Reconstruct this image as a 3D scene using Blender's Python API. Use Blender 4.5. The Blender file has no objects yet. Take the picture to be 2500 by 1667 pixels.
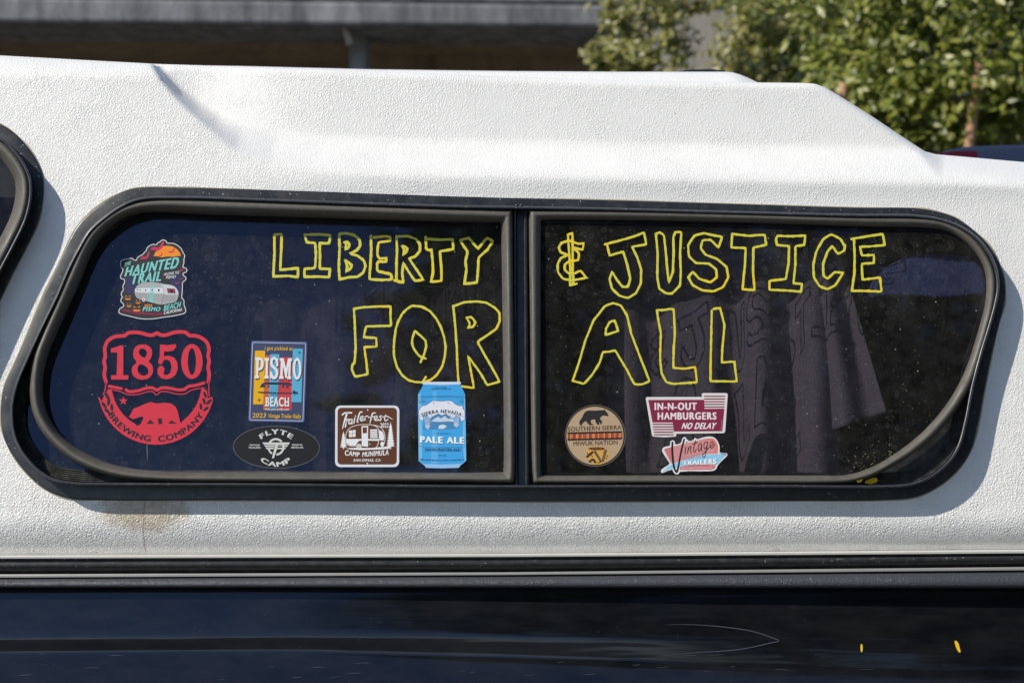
import bpy, bmesh, math, random
import numpy as np
from mathutils import Vector
from mathutils.geometry import tessellate_polygon
random.seed(7)
rng = np.random.default_rng(11)
scene = bpy.context.scene
col = scene.collection
R = math.radians
S, D, ZC = 0.0006, 2.1, 1.60          # metres per photo pixel on the reference plane, camera distance, camera height

# ------------------------------------------------------------------ camera, sky, sun, exposure
cam = bpy.data.cameras.new('camera')
camo = bpy.data.objects.new('camera', cam)
col.objects.link(camo)
camo.location = (0, -D, ZC)
camo.rotation_euler = (R(90), 0, 0)
cam.sensor_width = 36
cam.lens = 36 * D / (2500 * S)
cam.clip_start = 0.05
cam.clip_end = 2000
cam.dof.use_dof = True
cam.dof.focus_distance = D + 0.03
cam.dof.aperture_fstop = 5.6
scene.camera = camo

SUN = Vector((2.0, 1.0, -2.0)).normalized()      # direction the light travels
world = bpy.data.worlds.new('World')
scene.world = world
world.use_nodes = True
wn = world.node_tree.nodes
bg = wn['Background']
sky = wn.new('ShaderNodeTexSky')
sky.sky_type = 'NISHITA'
sky.sun_disc = False
sky.sun_elevation = math.asin(-SUN.z)
sky.sun_rotation = math.atan2(-SUN.x, -SUN.y)
sky.altitude = 300
sky.air_density = 1.0
sky.dust_density = 0.25
sky.ozone_density = 2.0
world.node_tree.links.new(sky.outputs[0], bg.inputs[0])
bg.inputs[1].default_value = 0.14
sun = bpy.data.lights.new('sun', 'SUN')
sun.energy = 4.8
sun.angle = R(0.5)
sun.color = (1.0, 0.945, 0.825)
suno = bpy.data.objects.new('sun', sun)
suno.rotation_euler = SUN.to_track_quat('-Z', 'Y').to_euler()
suno.location = (-6, -4, 8)
col.objects.link(suno)
scene.view_settings.view_transform = 'Standard'
scene.view_settings.look = 'None'
scene.view_settings.gamma = 1
scene.view_settings.exposure = 0.0
scene.view_settings.use_curve_mapping = False
scene.cycles.transparent_max_bounces = 24

# ------------------------------------------------------------------ helpers
KT = math.tan(R(15))                 # inward lean of the vehicle's side
ZR = ZC + (833.5 - 1240) * S


def wall(px, py, off=0.0):
    """point of the leaning side plane (plus a depth offset) seen at a photo pixel"""
    b = (833.5 - py) * S
    t = (D + KT * (ZC - ZR) + off) / (D - KT * b)
    return ((px - 1250) * S * t, -D + t * D, ZC + t * b)


def at(px, py, y):
    t = (D + y) / D
    return ((px - 1250) * S * t, y, ZC + (833.5 - py) * S * t)


def lin(c):
    c = c / 255.0
    return c / 12.92 if c <= 0.04045 else ((c + 0.055) / 1.055) ** 2.4


def tag(o, label=None, cat=None, group=None, kind=None):
    if label: o['label'] = label
    if cat: o['category'] = cat
    if group: o['group'] = group
    if kind: o['kind'] = kind
    return o


def empty(name, loc=(0, 0, 0)):
    o = bpy.data.objects.new(name, None)
    o.location = loc
    o.empty_display_size = 0.1
    col.objects.link(o)
    return o


def link(name, me, parent=None):
    o = bpy.data.objects.new(name, me)
    col.objects.link(o)
    if parent is not None:
        o.parent = parent
        p = parent
        loc = Vector((0, 0, 0))
        while p is not None:
            loc += p.location
            p = p.parent
        o.location = -loc
    return o


def mesh(name, verts, faces, mats, parent=None, smooth=False, idx=None):
    me = bpy.data.meshes.new(name)
    me.from_pydata([tuple(v) for v in verts], [], faces)
    for m in (mats if isinstance(mats, (list, tuple)) else [mats]):
        me.materials.append(m)
    if idx is not None:
        me.polygons.foreach_set('material_index', idx)
    if smooth:
        me.polygons.foreach_set('use_smooth', [True] * len(me.polygons))
    me.update()
    return link(name, me, parent)


def box_vf(x0, x1, y0, y1, z0, z1):
    v = [(x, y, z) for x in (x0, x1) for y in (y0, y1) for z in (z0, z1)]
    f = [(0, 1, 3, 2), (4, 6, 7, 5), (0, 4, 5, 1), (2, 3, 7, 6), (0, 2, 6, 4), (1, 5, 7, 3)]
    return v, f


def cr(P, n=8, closed=True):
    P = np.array(P, float)
    N = len(P)
    out = []
    rngi = range(N if closed else N - 1)
    for i in rngi:
        if closed:
            p0, p1, p2, p3 = P[(i - 1) % N], P[i], P[(i + 1) % N], P[(i + 2) % N]
        else:
            p0, p1, p2, p3 = P[max(i - 1, 0)], P[i], P[i + 1], P[min(i + 2, N - 1)]
        # centripetal knots keep sharp corners tight
        d1 = max(np.linalg.norm(p1 - p0), 1e-3) ** .5
        d2 = max(np.linalg.norm(p2 - p1), 1e-3) ** .5
        d3 = max(np.linalg.norm(p3 - p2), 1e-3) ** .5
        m1 = (p2 - p1) - d2 * ((p2 - p0) / (d1 + d2) - (p1 - p0) / d1) if d1 > .1 else (p2 - p1)
        m2 = (p2 - p1) + d2 * ((p3 - p2) / d3 - (p3 - p1) / (d2 + d3)) if d3 > .1 else (p2 - p1)
        for k in range(n):
            t = k / n
            out.append((2 * t ** 3 - 3 * t ** 2 + 1) * p1 + (t ** 3 - 2 * t ** 2 + t) * m1
                       + (-2 * t ** 3 + 3 * t ** 2) * p2 + (t ** 3 - t ** 2) * m2)
    if not closed:
        out.append(P[-1])
    return np.array(out)


def inset(P, d):
    """offset a closed clockwise-on-screen path inwards by d pixels"""
    T = np.roll(P, -1, 0) - np.roll(P, 1, 0)
    T /= np.linalg.norm(T, axis=1)[:, None] + 1e-9
    N = np.stack([T[:, 1], -T[:, 0]], 1)
    area = 0.5 * np.sum(P[:, 0] * np.roll(P[:, 1], -1) - np.roll(P[:, 0], -1) * P[:, 1])
    if area > 0: N = -N
    return P + N * d


def inpoly(X, Y, P):
    c = np.zeros(X.shape, bool)
    j = len(P) - 1
    for i in range(len(P)):
        xi, yi = P[i]; xj, yj = P[j]
        if yi != yj:
            c ^= ((yi > Y) != (yj > Y)) & (X < (xj - xi) * (Y - yi) / (yj - yi) + xi)
        j = i
    return c


def sweep(name, rows, offs, mat, parent, closed=True, smooth=True):
    """rows: equal-length pixel paths; offs: depth offset of each (negative = towards the street)"""
    n = len(rows[0])
    v, f = [], []
    for P, o in zip(rows, offs):
        for i in range(n):
            v.append(wall(P[i][0], P[i][1], o if np.isscalar(o) else o[i]))
    for r in range(len(rows) - 1):
        for i in range(n if closed else n - 1):
            a, b = r * n + i, r * n + (i + 1) % n
            f.append((a, b, b + n, a + n))
    o = mesh(name, v, f, mat, parent, smooth)
    return o


# ------------------------------------------------------------------ materials
def nodes(name, rough=0.5, color=(.5, .5, .5), **kw):
    m = bpy.data.materials.new(name)
    m.use_nodes = True
    nt = m.node_tree
    b = nt.nodes['Principled BSDF']
    b.inputs['Base Color'].default_value = (*color, 1)
    b.inputs['Roughness'].default_value = rough
    for k, v in kw.items():
        b.inputs[k].default_value = v
    return m, nt, b


def N(nt, typ, **kw):
    n = nt.nodes.new(typ)
    for k, v in kw.items():
        if k.startswith('i_'):
            n.inputs[int(k[2:]) if k[2:].isdigit() else k[2:].replace('_', ' ')].default_value = v
        else:
            setattr(n, k, v)
    return n


def L(nt, a, b):
    nt.links.new(a, b)


def pos(nt, scale=(1, 1, 1)):
    g = N(nt, 'ShaderNodeNewGeometry')
    mp = N(nt, 'ShaderNodeMapping')
    mp.inputs['Scale'].default_value = scale
    L(nt, g.outputs['Position'], mp.inputs[0])
    return mp.outputs[0]


def noise(nt, vec, scale, detail=4, rough=0.55):
    n = N(nt, 'ShaderNodeTexNoise')
    n.inputs['Scale'].default_value = scale
    n.inputs['Detail'].default_value = detail
    n.inputs['Roughness'].default_value = rough
    L(nt, vec, n.inputs['Vector'])
    return n.outputs[0]


def ramp(nt, fac, stops):
    r = N(nt, 'ShaderNodeValToRGB')
    e = r.color_ramp.elements
    while len(e) < len(stops): e.new(0.5)
    for k, (p, c) in enumerate(stops):
        e[k].position = p
        e[k].color = (*c, 1) if len(c) == 3 else c
    L(nt, fac, r.inputs[0])
    return r.outputs[0]


def mix(nt, fac, a, b):
    m = N(nt, 'ShaderNodeMix', data_type='RGBA')
    for s, i in ((fac, 0), (a, 6), (b, 7)):
        if hasattr(s, 'links'): L(nt, s, m.inputs[i])
        elif i == 0: m.inputs[0].default_value = s
        else: m.inputs[i].default_value = (*s, 1)
    return m.outputs[2]


def math_(nt, op, a, b=0.0, clamp=False):
    m = N(nt, 'ShaderNodeMath', operation=op, use_clamp=clamp)
    for s, i in ((a, 0), (b, 1)):
        if hasattr(s, 'links'): L(nt, s, m.inputs[i])
        else: m.inputs[i].default_value = s
    return m.outputs[0]


def bump(nt, b, h, strength=1.0, dist=0.001):
    n = N(nt, 'ShaderNodeBump')
    n.inputs['Strength'].default_value = strength
    n.inputs['Distance'].default_value = dist
    L(nt, h, n.inputs['Height'])
    L(nt, n.outputs[0], b.inputs['Normal'])


def specks(nt, vec, scale, size):
    """1 inside scattered grains of dust"""
    v = N(nt, 'ShaderNodeTexVoronoi', feature='F1')
    v.inputs['Scale'].default_value = scale
    v.inputs['Randomness'].default_value = 1
    L(nt, vec, v.inputs['Vector'])
    near = math_(nt, 'LESS_THAN', v.outputs['Distance'], size)
    sep = N(nt, 'ShaderNodeSeparateColor')
    L(nt, v.outputs['Color'], sep.inputs[0])
    pick = math_(nt, 'GREATER_THAN', sep.outputs[0], 0.45)
    return math_(nt, 'MULTIPLY', near, pick)


def make_grain(name, base, rough, strength, dirt=True):
    m, nt, b = nodes(name, rough, base)
    P = pos(nt)
    # warp, then cells: pebbled vinyl-like gel coat
    n1 = N(nt, 'ShaderNodeTexNoise'); n1.inputs['Scale'].default_value = 60; n1.inputs['Detail'].default_value = 2
    L(nt, P, n1.inputs['Vector'])
    vm = N(nt, 'ShaderNodeVectorMath', operation='SCALE'); vm.inputs['Scale'].default_value = 0.010
    L(nt, n1.outputs['Color'], vm.inputs[0])
    va = N(nt, 'ShaderNodeVectorMath', operation='ADD')
    L(nt, P, va.inputs[0]); L(nt, vm.outputs[0], va.inputs[1])
    v = N(nt, 'ShaderNodeTexVoronoi', feature='DISTANCE_TO_EDGE')
    v.inputs['Scale'].default_value = 270
    L(nt, va.outputs[0], v.inputs['Vector'])
    cells = math_(nt, 'MINIMUM', math_(nt, 'MULTIPLY', v.outputs['Distance'], 3.2), 1.0)
    n2 = noise(nt, va.outputs[0], 300, 3)
    n3 = noise(nt, P, 18, 3)
    # the emboss fades in and out over the panel
    amp = ramp(nt, n3, [(0.30, (.55,) * 3), (0.68, (1.05,) * 3)])
    h = math_(nt, 'ADD', math_(nt, 'MULTIPLY', cells, 0.5), math_(nt, 'MULTIPLY', n2, 0.95))
    h = math_(nt, 'MULTIPLY', h, amp)
    if dirt:      # the mould texture is deeper along the lower edge
        sz = N(nt, 'ShaderNodeSeparateXYZ'); L(nt, pos(nt), sz.inputs[0])
        mr = N(nt, 'ShaderNodeMapRange'); L(nt, sz.outputs[2], mr.inputs[0])
        for q, val in ((1, ZC - .33), (2, ZC + .10), (3, 1.6), (4, .85)): mr.inputs[q].default_value = val
        h = math_(nt, 'MULTIPLY', h, mr.outputs[0])
    h = math_(nt, 'ADD', h, math_(nt, 'MULTIPLY', noise(nt, P, 5, 1), 1.6))
    bump(nt, b, h, strength, 0.0010)
    if dirt:
        c = mix(nt, ramp(nt, noise(nt, P, 9, 5), [(.45, (0,) * 3), (.75, (.35,) * 3)]), base, tuple(x * .86 for x in base))
        # rusty water stain under the main window
        sp = N(nt, 'ShaderNodeSeparateXYZ'); L(nt, pos(nt), sp.inputs[0])
        cx, _, cz = wall(352, 1245)
        dx = math_(nt, 'DIVIDE', math_(nt, 'SUBTRACT', sp.outputs[0], cx), 0.078)
        dz = math_(nt, 'DIVIDE', math_(nt, 'SUBTRACT', sp.outputs[2], cz), 0.036)
        rr = math_(nt, 'SQRT', math_(nt, 'ADD', math_(nt, 'MULTIPLY', dx, dx), math_(nt, 'MULTIPLY', dz, dz)))
        rr = math_(nt, 'ADD', rr, math_(nt, 'MULTIPLY', math_(nt, 'SUBTRACT', noise(nt, pos(nt), 55, 5, .7), .5), 1.1))
        st = math_(nt, 'MULTIPLY', ramp(nt, rr, [(.6, (1,) * 3), (1.15, (0,) * 3)]),
                   ramp(nt, noise(nt, pos(nt), 160, 4, .7), [(.3, (.45,) * 3), (.65, (.95,) * 3)]))
        c = mix(nt, st, c, (.43, .34, .23))
        # a hairline crack with rust running down through the stain
        ck = math_(nt, 'ADD', dx, math_(nt, 'MULTIPLY', math_(nt, 'SUBTRACT', noise(nt, pos(nt, (1, 1, 1)), 90, 3), .5), .05))
        ck = math_(nt, 'LESS_THAN', math_(nt, 'ABSOLUTE', ck), 0.012)
        ck = math_(nt, 'MULTIPLY', ck, math_(nt, 'LESS_THAN', math_(nt, 'ABSOLUTE', dz), 1.7))
        c = mix(nt, math_(nt, 'MULTIPLY', ck, .6), c, (.25, .16, .09))
        # sparse dark grit
        c = mix(nt, math_(nt, 'MULTIPLY', specks(nt, pos(nt), 22, 0.022), .85), c, (.06, .05, .035))
        L(nt, c, b.inputs['Base Color'])
    return m


M = {}
M['shell'] = make_grain('white_grained_gelcoat', (.78, .762, .748), .42, 1.0)
M['vinyl'] = make_grain('black_grained_rubber', (.050, .053, .064), .42, .9, dirt=False)


def make_dusty(name, base, rough, dust=(.35, .34, .32), amount=.35, scale=60, speck=True, **kw):
    m, nt, b = nodes(name, rough, base, **kw)
    P = pos(nt)
    f = ramp(nt, noise(nt, P, scale, 6, .7), [(.45, (0,) * 3), (.8, (amount,) * 3)])
    c = mix(nt, f, base, dust)
    if speck:
        c = mix(nt, math_(nt, 'MULTIPLY', specks(nt, P, 90, 0.07), .5), c, (.55, .54, .5))
        ch = math_(nt, 'MULTIPLY', math_(nt, 'GREATER_THAN', noise(nt, P, 240, 2), .70), math_(nt, 'GREATER_THAN', noise(nt, P, 16, 2), .52))
        c = mix(nt, math_(nt, 'MULTIPLY', ch, .6), c, (.45, .45, .45))
    L(nt, c, b.inputs['Base Color'])
    r = ramp(nt, noise(nt, P, 25, 4), [(.3, (rough * .8,) * 3), (.7, (min(1, rough * 1.3),) * 3)])
    L(nt, r, b.inputs['Roughness'])
    bump(nt, b, noise(nt, P, 220, 3), .25, .0004)
    return m


M['frame'] = make_dusty('black_window_frame', (.014, .015, .018), .34, amount=.09, scale=70)
M['rubber'] = make_dusty('sun_bleached_rubber', (.085, .076, .064), .55, (.15, .137, .115), .6, 90, speck=False)
M['track'] = make_dusty('grooved_track_rubber', (.028, .028, .028), .5, amount=.3, speck=False)
M['bar'] = make_dusty('grey_divider', (.030, .033, .042), .3, amount=.12)
M['alu'] = make_dusty('dull_metal_trim', (.60, .58, .54), .38, (.55, .50, .42), .5, 40, speck=False, Metallic=.15)
M['aludull'] = make_dusty('dull_lower_trim', (.30, .29, .275), .42, (.3, .28, .24), .5, 40, speck=False, Metallic=.2)
M['rail'] = make_dusty('black_rail', (.020, .020, .022), .33, amount=.10)
M['liner'] = nodes('dark_carpet', .95, (.012, .012, .014))[0]
M['black'] = nodes('black_plastic', .45, (.012, .012, .013))[0]

# car body paint: near black clear coat with fine dust, wash marks and scratches
m, nt, b = nodes('dark_body_paint', .12, (.004, .0045, .006), IOR=1.58)
P = pos(nt)
sc = noise(nt, pos(nt, (6, 1, 60)), 14, 6, .7)
sc2 = noise(nt, pos(nt, (2.5, 1, 140)), 9, 3, .6)
scr = math_(nt, 'MULTIPLY', ramp(nt, sc2, [(.70, (0,) * 3), (.74, (1,) * 3)]), ramp(nt, sc, [(.5, (0,) * 3), (.62, (.5,) * 3)]))
film = ramp(nt, noise(nt, pos(nt, (1, 1, 3.5)), 9, 8, .75), [(.38, (.0,) * 3), (.75, (.032,) * 3)])
f = math_(nt, 'ADD', math_(nt, 'ADD', film, math_(nt, 'MULTIPLY', scr, .35)), math_(nt, 'MULTIPLY', specks(nt, P, 70, .05), .16), True)
L(nt, mix(nt, f, (.004, .0045, .006), (.32, .31, .30)), b.inputs['Base Color'])
L(nt, ramp(nt, noise(nt, P, 12, 5), [(.3, (.05,) * 3), (.7, (.14,) * 3)]), b.inputs['Roughness'])
bump(nt, b, noise(nt, pos(nt, (.45, 1, 5.5)), 4.5, 3, .5), .45, .0032)
b.inputs['Specular Tint'].default_value = (.66, .76, 1, 1)  # specular colour tinted so the sky's reflection looks bluer
M['body'] = m

# tinted dusty window glass
m = bpy.data.materials.new('tinted_dusty_glass'); m.use_nodes = True
nt = m.node_tree; nt.nodes.remove(nt.nodes['Principled BSDF'])
out = nt.nodes['Material Output']
P = pos(nt)
tr = N(nt, 'ShaderNodeBsdfTransparent'); tr.inputs[0].default_value = (.62, .61, .63, 1)
df = N(nt, 'ShaderNodeBsdfDiffuse'); df.inputs[0].default_value = (.50, .49, .47, 1)
gl = N(nt, 'ShaderNodeBsdfGlossy'); gl.inputs['Roughness'].default_value = .03; gl.inputs[0].default_value = (.50, .62, .98, 1)  # blue put into the glossy colour to deepen the reflected sky
fr0 = N(nt, 'ShaderNodeFresnel'); fr0.inputs[0].default_value = 1.62
gg = N(nt, 'ShaderNodeNewGeometry')
frx = math_(nt, 'MULTIPLY', fr0.outputs[0], math_(nt, 'SUBTRACT', 1.0, gg.outputs['Backfacing']))
film = ramp(nt, noise(nt, P, 45, 8, .75), [(.35, (.006,) * 3), (.72, (.030,) * 3)])
drops = N(nt, 'ShaderNodeTexVoronoi', feature='F1'); drops.inputs['Scale'].default_value = 75
L(nt, P, drops.inputs['Vector'])
ring = ramp(nt, drops.outputs['Distance'], [(.20, (0,) * 3), (.27, (.045,) * 3), (.33, (0,) * 3)])
ringmask = ramp(nt, noise(nt, P, 5, 3), [(.5, (0,) * 3), (.62, (1,) * 3)])
d1 = math_(nt, 'MULTIPLY', specks(nt, P, 160, .11), .20)
d2 = math_(nt, 'MULTIPLY', specks(nt, P, 48, .05), .5)
scr = ramp(nt, noise(nt, pos(nt, (1.5, 1, 120)), 9, 3, .6), [(.735, (0,) * 3), (.76, (.10,) * 3)])
smear = math_(nt, 'MULTIPLY', ramp(nt, noise(nt, pos(nt, (1.0, 1, .35)), 16, 7, .7), [(.50, (0,) * 3), (.72, (.030,) * 3)]), ramp(nt, noise(nt, P, 3.2, 2), [(.42, (0,) * 3), (.6, (1,) * 3)]))
film = math_(nt, 'ADD', film, smear)
tot = math_(nt, 'ADD', math_(nt, 'ADD', film, math_(nt, 'MULTIPLY', ring, ringmask)), math_(nt, 'ADD', math_(nt, 'ADD', d1, d2), scr), True)
mx = N(nt, 'ShaderNodeMixShader'); L(nt, tot, mx.inputs[0]); L(nt, tr.outputs[0], mx.inputs[1]); L(nt, df.outputs[0], mx.inputs[2])
mx2 = N(nt, 'ShaderNodeMixShader'); L(nt, frx, mx2.inputs[0]); L(nt, mx.outputs[0], mx2.inputs[1]); L(nt, gl.outputs[0], mx2.inputs[2])
L(nt, mx2.outputs[0], out.inputs[0])
M['glass'] = m

# yellow window-marker paint
m, nt, b = nodes('yellow_marker_paint', .45)
P = pos(nt)
L(nt, mix(nt, ramp(nt, noise(nt, P, 14, 3), [(.52, (0,) * 3), (.66, (.8,) * 3)]), (.62, .56, .05), (.80, .55, .010)), b.inputs['Base Color'])
bump(nt, b, noise(nt, P, 300, 3), .3, .0004)
M['yellow'] = m
M['specks'] = nodes('dry_yellow_specks', .7, (.22, .21, .06))[0]
M['sealant'] = nodes('grimy_sealant', .8, (.36, .32, .25))[0]
M['splash'] = nodes('yellow_paint_splash', .4, (.80, .50, .01))[0]


def make_cloth(name, base):
    m, nt, b = nodes(name, .9, base)
    P = pos(nt)
    L(nt, mix(nt, noise(nt, P, 120, 5, .7), base, tuple(x * .6 for x in base)), b.inputs['Base Color'])
    bump(nt, b, noise(nt, P, 260, 4, .7), 1.0, .003)
    return m


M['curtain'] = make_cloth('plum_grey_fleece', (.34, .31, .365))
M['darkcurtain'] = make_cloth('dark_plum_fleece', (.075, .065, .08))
M['bluecloth'] = make_cloth('blue_fleece', (.14, .20, .50))

def make_concrete(name, a, bcol, scale=1.2):
    m, nt, b = nodes(name, .85)
    P = pos(nt, (1, 1, .35))
    c = mix(nt, ramp(nt, noise(nt, P, scale, 8, .7), [(.3, (0,) * 3), (.72, (1,) * 3)]), a, bcol)
    c = mix(nt, ramp(nt, noise(nt, pos(nt, (3, 3, .25)), 1.6, 5), [(.48, (0,) * 3), (.75, (.6,) * 3)]), c, tuple(x * .3 for x in a))
    L(nt, c, b.inputs['Base Color'])
    bump(nt, b, noise(nt, P, 14, 5), .5, .02)
    return m


M['conc'] = make_concrete('shaded_weathered_concrete', (.10, .10, .105), (.33, .325, .34), 2.6)  # weathered grey, with the beam's shade darkened into the base colour
M['concwarm'] = make_concrete('pale_concrete', (.30, .27, .235), (.44, .40, .35), .8)
M['concdark'] = make_concrete('brown_concrete', (.26, .19, .12), (.42, .32, .21))  # brown tone of the deck, inner wall and back wall

m, nt, b = nodes('asphalt', .9)
P = pos(nt)
L(nt, mix(nt, noise(nt, P, 60, 6, .7), (.060, .057, .053), (.13, .123, .113)), b.inputs['Base Color'])
bump(nt, b, noise(nt, P, 90, 4), .6, .01)
M['asphalt'] = m


def make_leaf(name, a, bcol, c3):
    m, nt, b = nodes(name, .42)
    g = N(nt, 'ShaderNodeNewGeometry')
    L(nt, ramp(nt, g.outputs['Random Per Island'], [(0, a), (.5, bcol), (.9, bcol), (1, c3)]), b.inputs['Base Color'])
    b.inputs['Specular IOR Level'].default_value = .7
    tl = N(nt, 'ShaderNodeBsdfTranslucent'); L(nt, ramp(nt, g.outputs['Random Per Island'], [(0, bcol), (1, (.14, .20, .02))]), tl.inputs[0])
    ms = N(nt, 'ShaderNodeMixShader'); ms.inputs[0].default_value = .35
    L(nt, b.outputs[0], ms.inputs[1]); L(nt, tl.outputs[0], ms.inputs[2])
    L(nt, ms.outputs[0], nt.nodes['Material Output'].inputs[0])
    return m


M['leaf'] = make_leaf('glossy_green_leaves', (.08, .11, .012), (.28, .30, .045), (.40, .38, .14))
M['olive'] = make_leaf('olive_green_leaves', (.14, .14, .03), (.31, .29, .085), (.34, .31, .14))
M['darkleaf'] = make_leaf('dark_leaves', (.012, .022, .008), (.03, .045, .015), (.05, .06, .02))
m, nt, b = nodes('bark', .85)
L(nt, mix(nt, noise(nt, pos(nt, (1, 1, .2)), 14, 6), (.10, .065, .04), (.24, .16, .10)), b.inputs['Base Color'])
M['bark'] = m
m, nt, b = nodes('stake_wood', .75)
L(nt, mix(nt, noise(nt, pos(nt, (1, 1, .15)), 10, 5), (.32, .17, .09), (.55, .33, .19)), b.inputs['Base Color'])
M['stake'] = m
M['carblue'] = nodes('blue_car_paint', .25, (.014, .018, .040), **{'Coat Weight': 1.0})[0]
M['redlens'] = nodes('red_lens', .25, (.06, .005, .018))[0]
M['glassdark'] = nodes('dark_car_glass', .05, (.01, .01, .012))[0]

# ------------------------------------------------------------------ ground
mesh('ground', [(-300, -300, 0), (300, -300, 0), (300, 300, 0), (-300, 300, 0)], [(0, 1, 2, 3)], M['asphalt'])
tag(bpy.data.objects['ground'], kind='structure')

# ------------------------------------------------------------------ camper vehicle
truck = empty('camper_truck', (0, 0.8, 0))
tag(truck, 'dark pickup truck carrying a white grained camper shell with a stickered side window', 'truck')

# traced window outlines: (outer edge, inner edge) of the flat flange
FL = [((497, 459), (497, 479)), ((431, 458), (431, 478)), ((361, 457), (365, 479)), ((318, 462), (330, 485)),
      ((275, 479), (293, 501)), ((232, 509), (250, 531)), ((199, 539), (215, 563)), ((176, 572), (195, 595)),
      ((143, 641), (166, 650)), ((109, 714), (135, 722)), ((70, 805), (98, 797)), ((32, 893), (60, 880)),
      ((9, 945), (37, 935)), ((2, 998), (25, 990)), ((5, 1051), (29, 1055)), ((18, 1089), (45, 1096)),
      ((53, 1142), (82, 1143)), ((105, 1191), (125, 1173)), ((168, 1216), (180, 1184)), ((250, 1221), (250, 1186)),
      ((600, 1221), (600, 1187)), ((1150, 1224), (1150, 1192)), ((1290, 1224), (1290, 1192)), ((1900, 1223), (1900, 1191)),
      ((2155, 1221), (2150, 1192)), ((2240, 1212), (2228, 1186)), ((2300, 1182), (2283, 1162)), ((2347, 1138), (2325, 1124)),
      ((2372, 1098), (2346, 1087)), ((2389, 1034), (2362, 1028)), ((2405, 951), (2378, 946)), ((2422, 866), (2400, 861)),
      ((2439, 794), (2420, 796)), ((2451, 748), (2433, 748)), ((2455, 715), (2440, 712)), ((2453, 684), (2440, 681)),
      ((2444, 653), (2433, 648)), ((2429, 620), (2416, 614)), ((2404, 587), (2388, 580)), ((2367, 554), (2352, 554)),
      ((2330, 530), (2315, 538)), ((2294, 518), (2279, 529)), ((2253, 510), (2228, 523)), ((2202, 507), (2160, 522)),
      ((2100, 507), (2100, 522)), ((1800, 498), (1800, 515)), ((1500, 489), (1500, 507)), ((1291, 484), (1291, 503)),
      ((1100, 479), (1100, 500)), ((800, 468), (800, 490))]
FO = cr([p[0] for p in FL], 6)
FI = cr([p[1] for p in FL], 6)
GL = [((497, 483), (497, 524)), ((398, 482), (402, 519)), ((332, 489), (345, 521)), ((282, 509), (305, 533)),
      ((232, 545), (265, 562)), ((199, 588), (234, 598)), ((159, 671), (196, 688)), ((128, 745), (168, 750)),
      ((95, 823), (138, 816)), ((79, 868), (119, 861)), ((72, 917), (107, 910)), ((71, 960), (105, 960)),
      ((79, 1009), (114, 1005)), ((102, 1054), (140, 1050)), ((140, 1096), (178, 1086)), ((182, 1128), (212, 1107)),
      ((250, 1156), (262, 1129)), ((303, 1168), (310, 1141)), ((398, 1175), (398, 1150)), ((600, 1178), (600, 1151)),
      ((1100, 1177), (1100, 1154)), ((1240, 1180), (1222, 1152)), ((1254, 1179), (1228, 1152)), ((1257, 1166), (1229, 1146)),
      ((1258, 1100), (1230, 1100)), ((1255, 800), (1227, 800)), ((1253, 600), (1224, 600)), ((1252, 522), (1223, 556)),
      ((1251, 512), (1222, 545)), ((1240, 511), (1208, 544)), ((1100, 506), (1100, 542)), ((800, 494), (800, 533))]
GR = [((1291, 512), (1322, 540)), ((1305, 512), (1334, 538)), ((1500, 512), (1500, 538)), ((1800, 518), (1800, 544)),
      ((2100, 527), (2100, 553)), ((2279, 531), (2275, 558)), ((2317, 541), (2312, 565)), ((2354, 560), (2342, 582)),
      ((2387, 587), (2370, 605)), ((2413, 623), (2391, 632)), ((2428, 653), (2402, 657)), ((2434, 681), (2407, 684)),
      ((2434, 712), (2407, 715)), ((2429, 750), (2403, 750)), ((2414, 812), (2388, 806)), ((2395, 880), (2367, 875)),
      ((2378, 930), (2346, 926)), ((2346, 987), (2313, 983)), ((2298, 1048), (2264, 1042)), ((2247, 1095), (2214, 1086)),
      ((2187, 1134), (2158, 1124)), ((2136, 1161), (2117, 1144)), ((2078, 1178), (2070, 1158)), ((1996, 1182), (1996, 1160)),
      ((1900, 1182), (1900, 1160)), ((1500, 1181), (1500, 1160)), ((1318, 1180), (1332, 1160)), ((1303, 1179), (1322, 1159)),
      ((1300, 1165), (1321, 1148)), ((1297, 1100), (1320, 1100)), ((1293, 800), (1320, 800)), ((1290, 526), (1321, 552))]
# the neighbouring window towards the cab
WO = cr([(-40, 285), (0, 303), (30, 320), (60, 350), (86, 386), (103, 426), (107, 466), (103, 505), (90, 552), (60, 615),
         (27, 678), (-60, 868), (-110, 980), (-138, 1060), (-180, 1150), (-260, 1212), (-400, 1222), (-700, 1222),
         (-900, 1222), (-1000, 1180), (-1030, 1100), (-1010, 700), (-980, 420), (-920, 310), (-800, 280), (-300, 268)], 6)

hole1 = FO * .35 + FI * .65
hole2 = inset(WO, 20)

# silhouette of the side's top edge, ledge line and lower edge
TX = [-1700, -600, 0, 388, 585, 903, 1250, 1500, 1850, 1960, 1990, 2015, 2047, 2127, 2200, 2258, 2285, 2500, 2800, 3500]
TY = [105, 118, 136, 157, 163, 174, 188, 196, 202, 203, 205, 214, 233, 283, 332, 370, 377, 396, 420, 470]
BX = [-1700, 0, 1250, 2500, 3500]
BY = [1358, 1355, 1350, 1340, 1332]
LG = np.array([(300, -40), (340, 80), (378, 158), (402, 192), (435, 228), (478, 266), (530, 302), (590, 334), (670, 360), (780, 374),
               (950, 383), (1250, 388), (1800, 398), (2250, 404), (2700, 412), (3500, 425)], float)
LW = np.array([6, 7, 8, 10, 12, 16, 24, 42, 46, 48, 50, 50, 50, 50, 50, 50], float)


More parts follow.
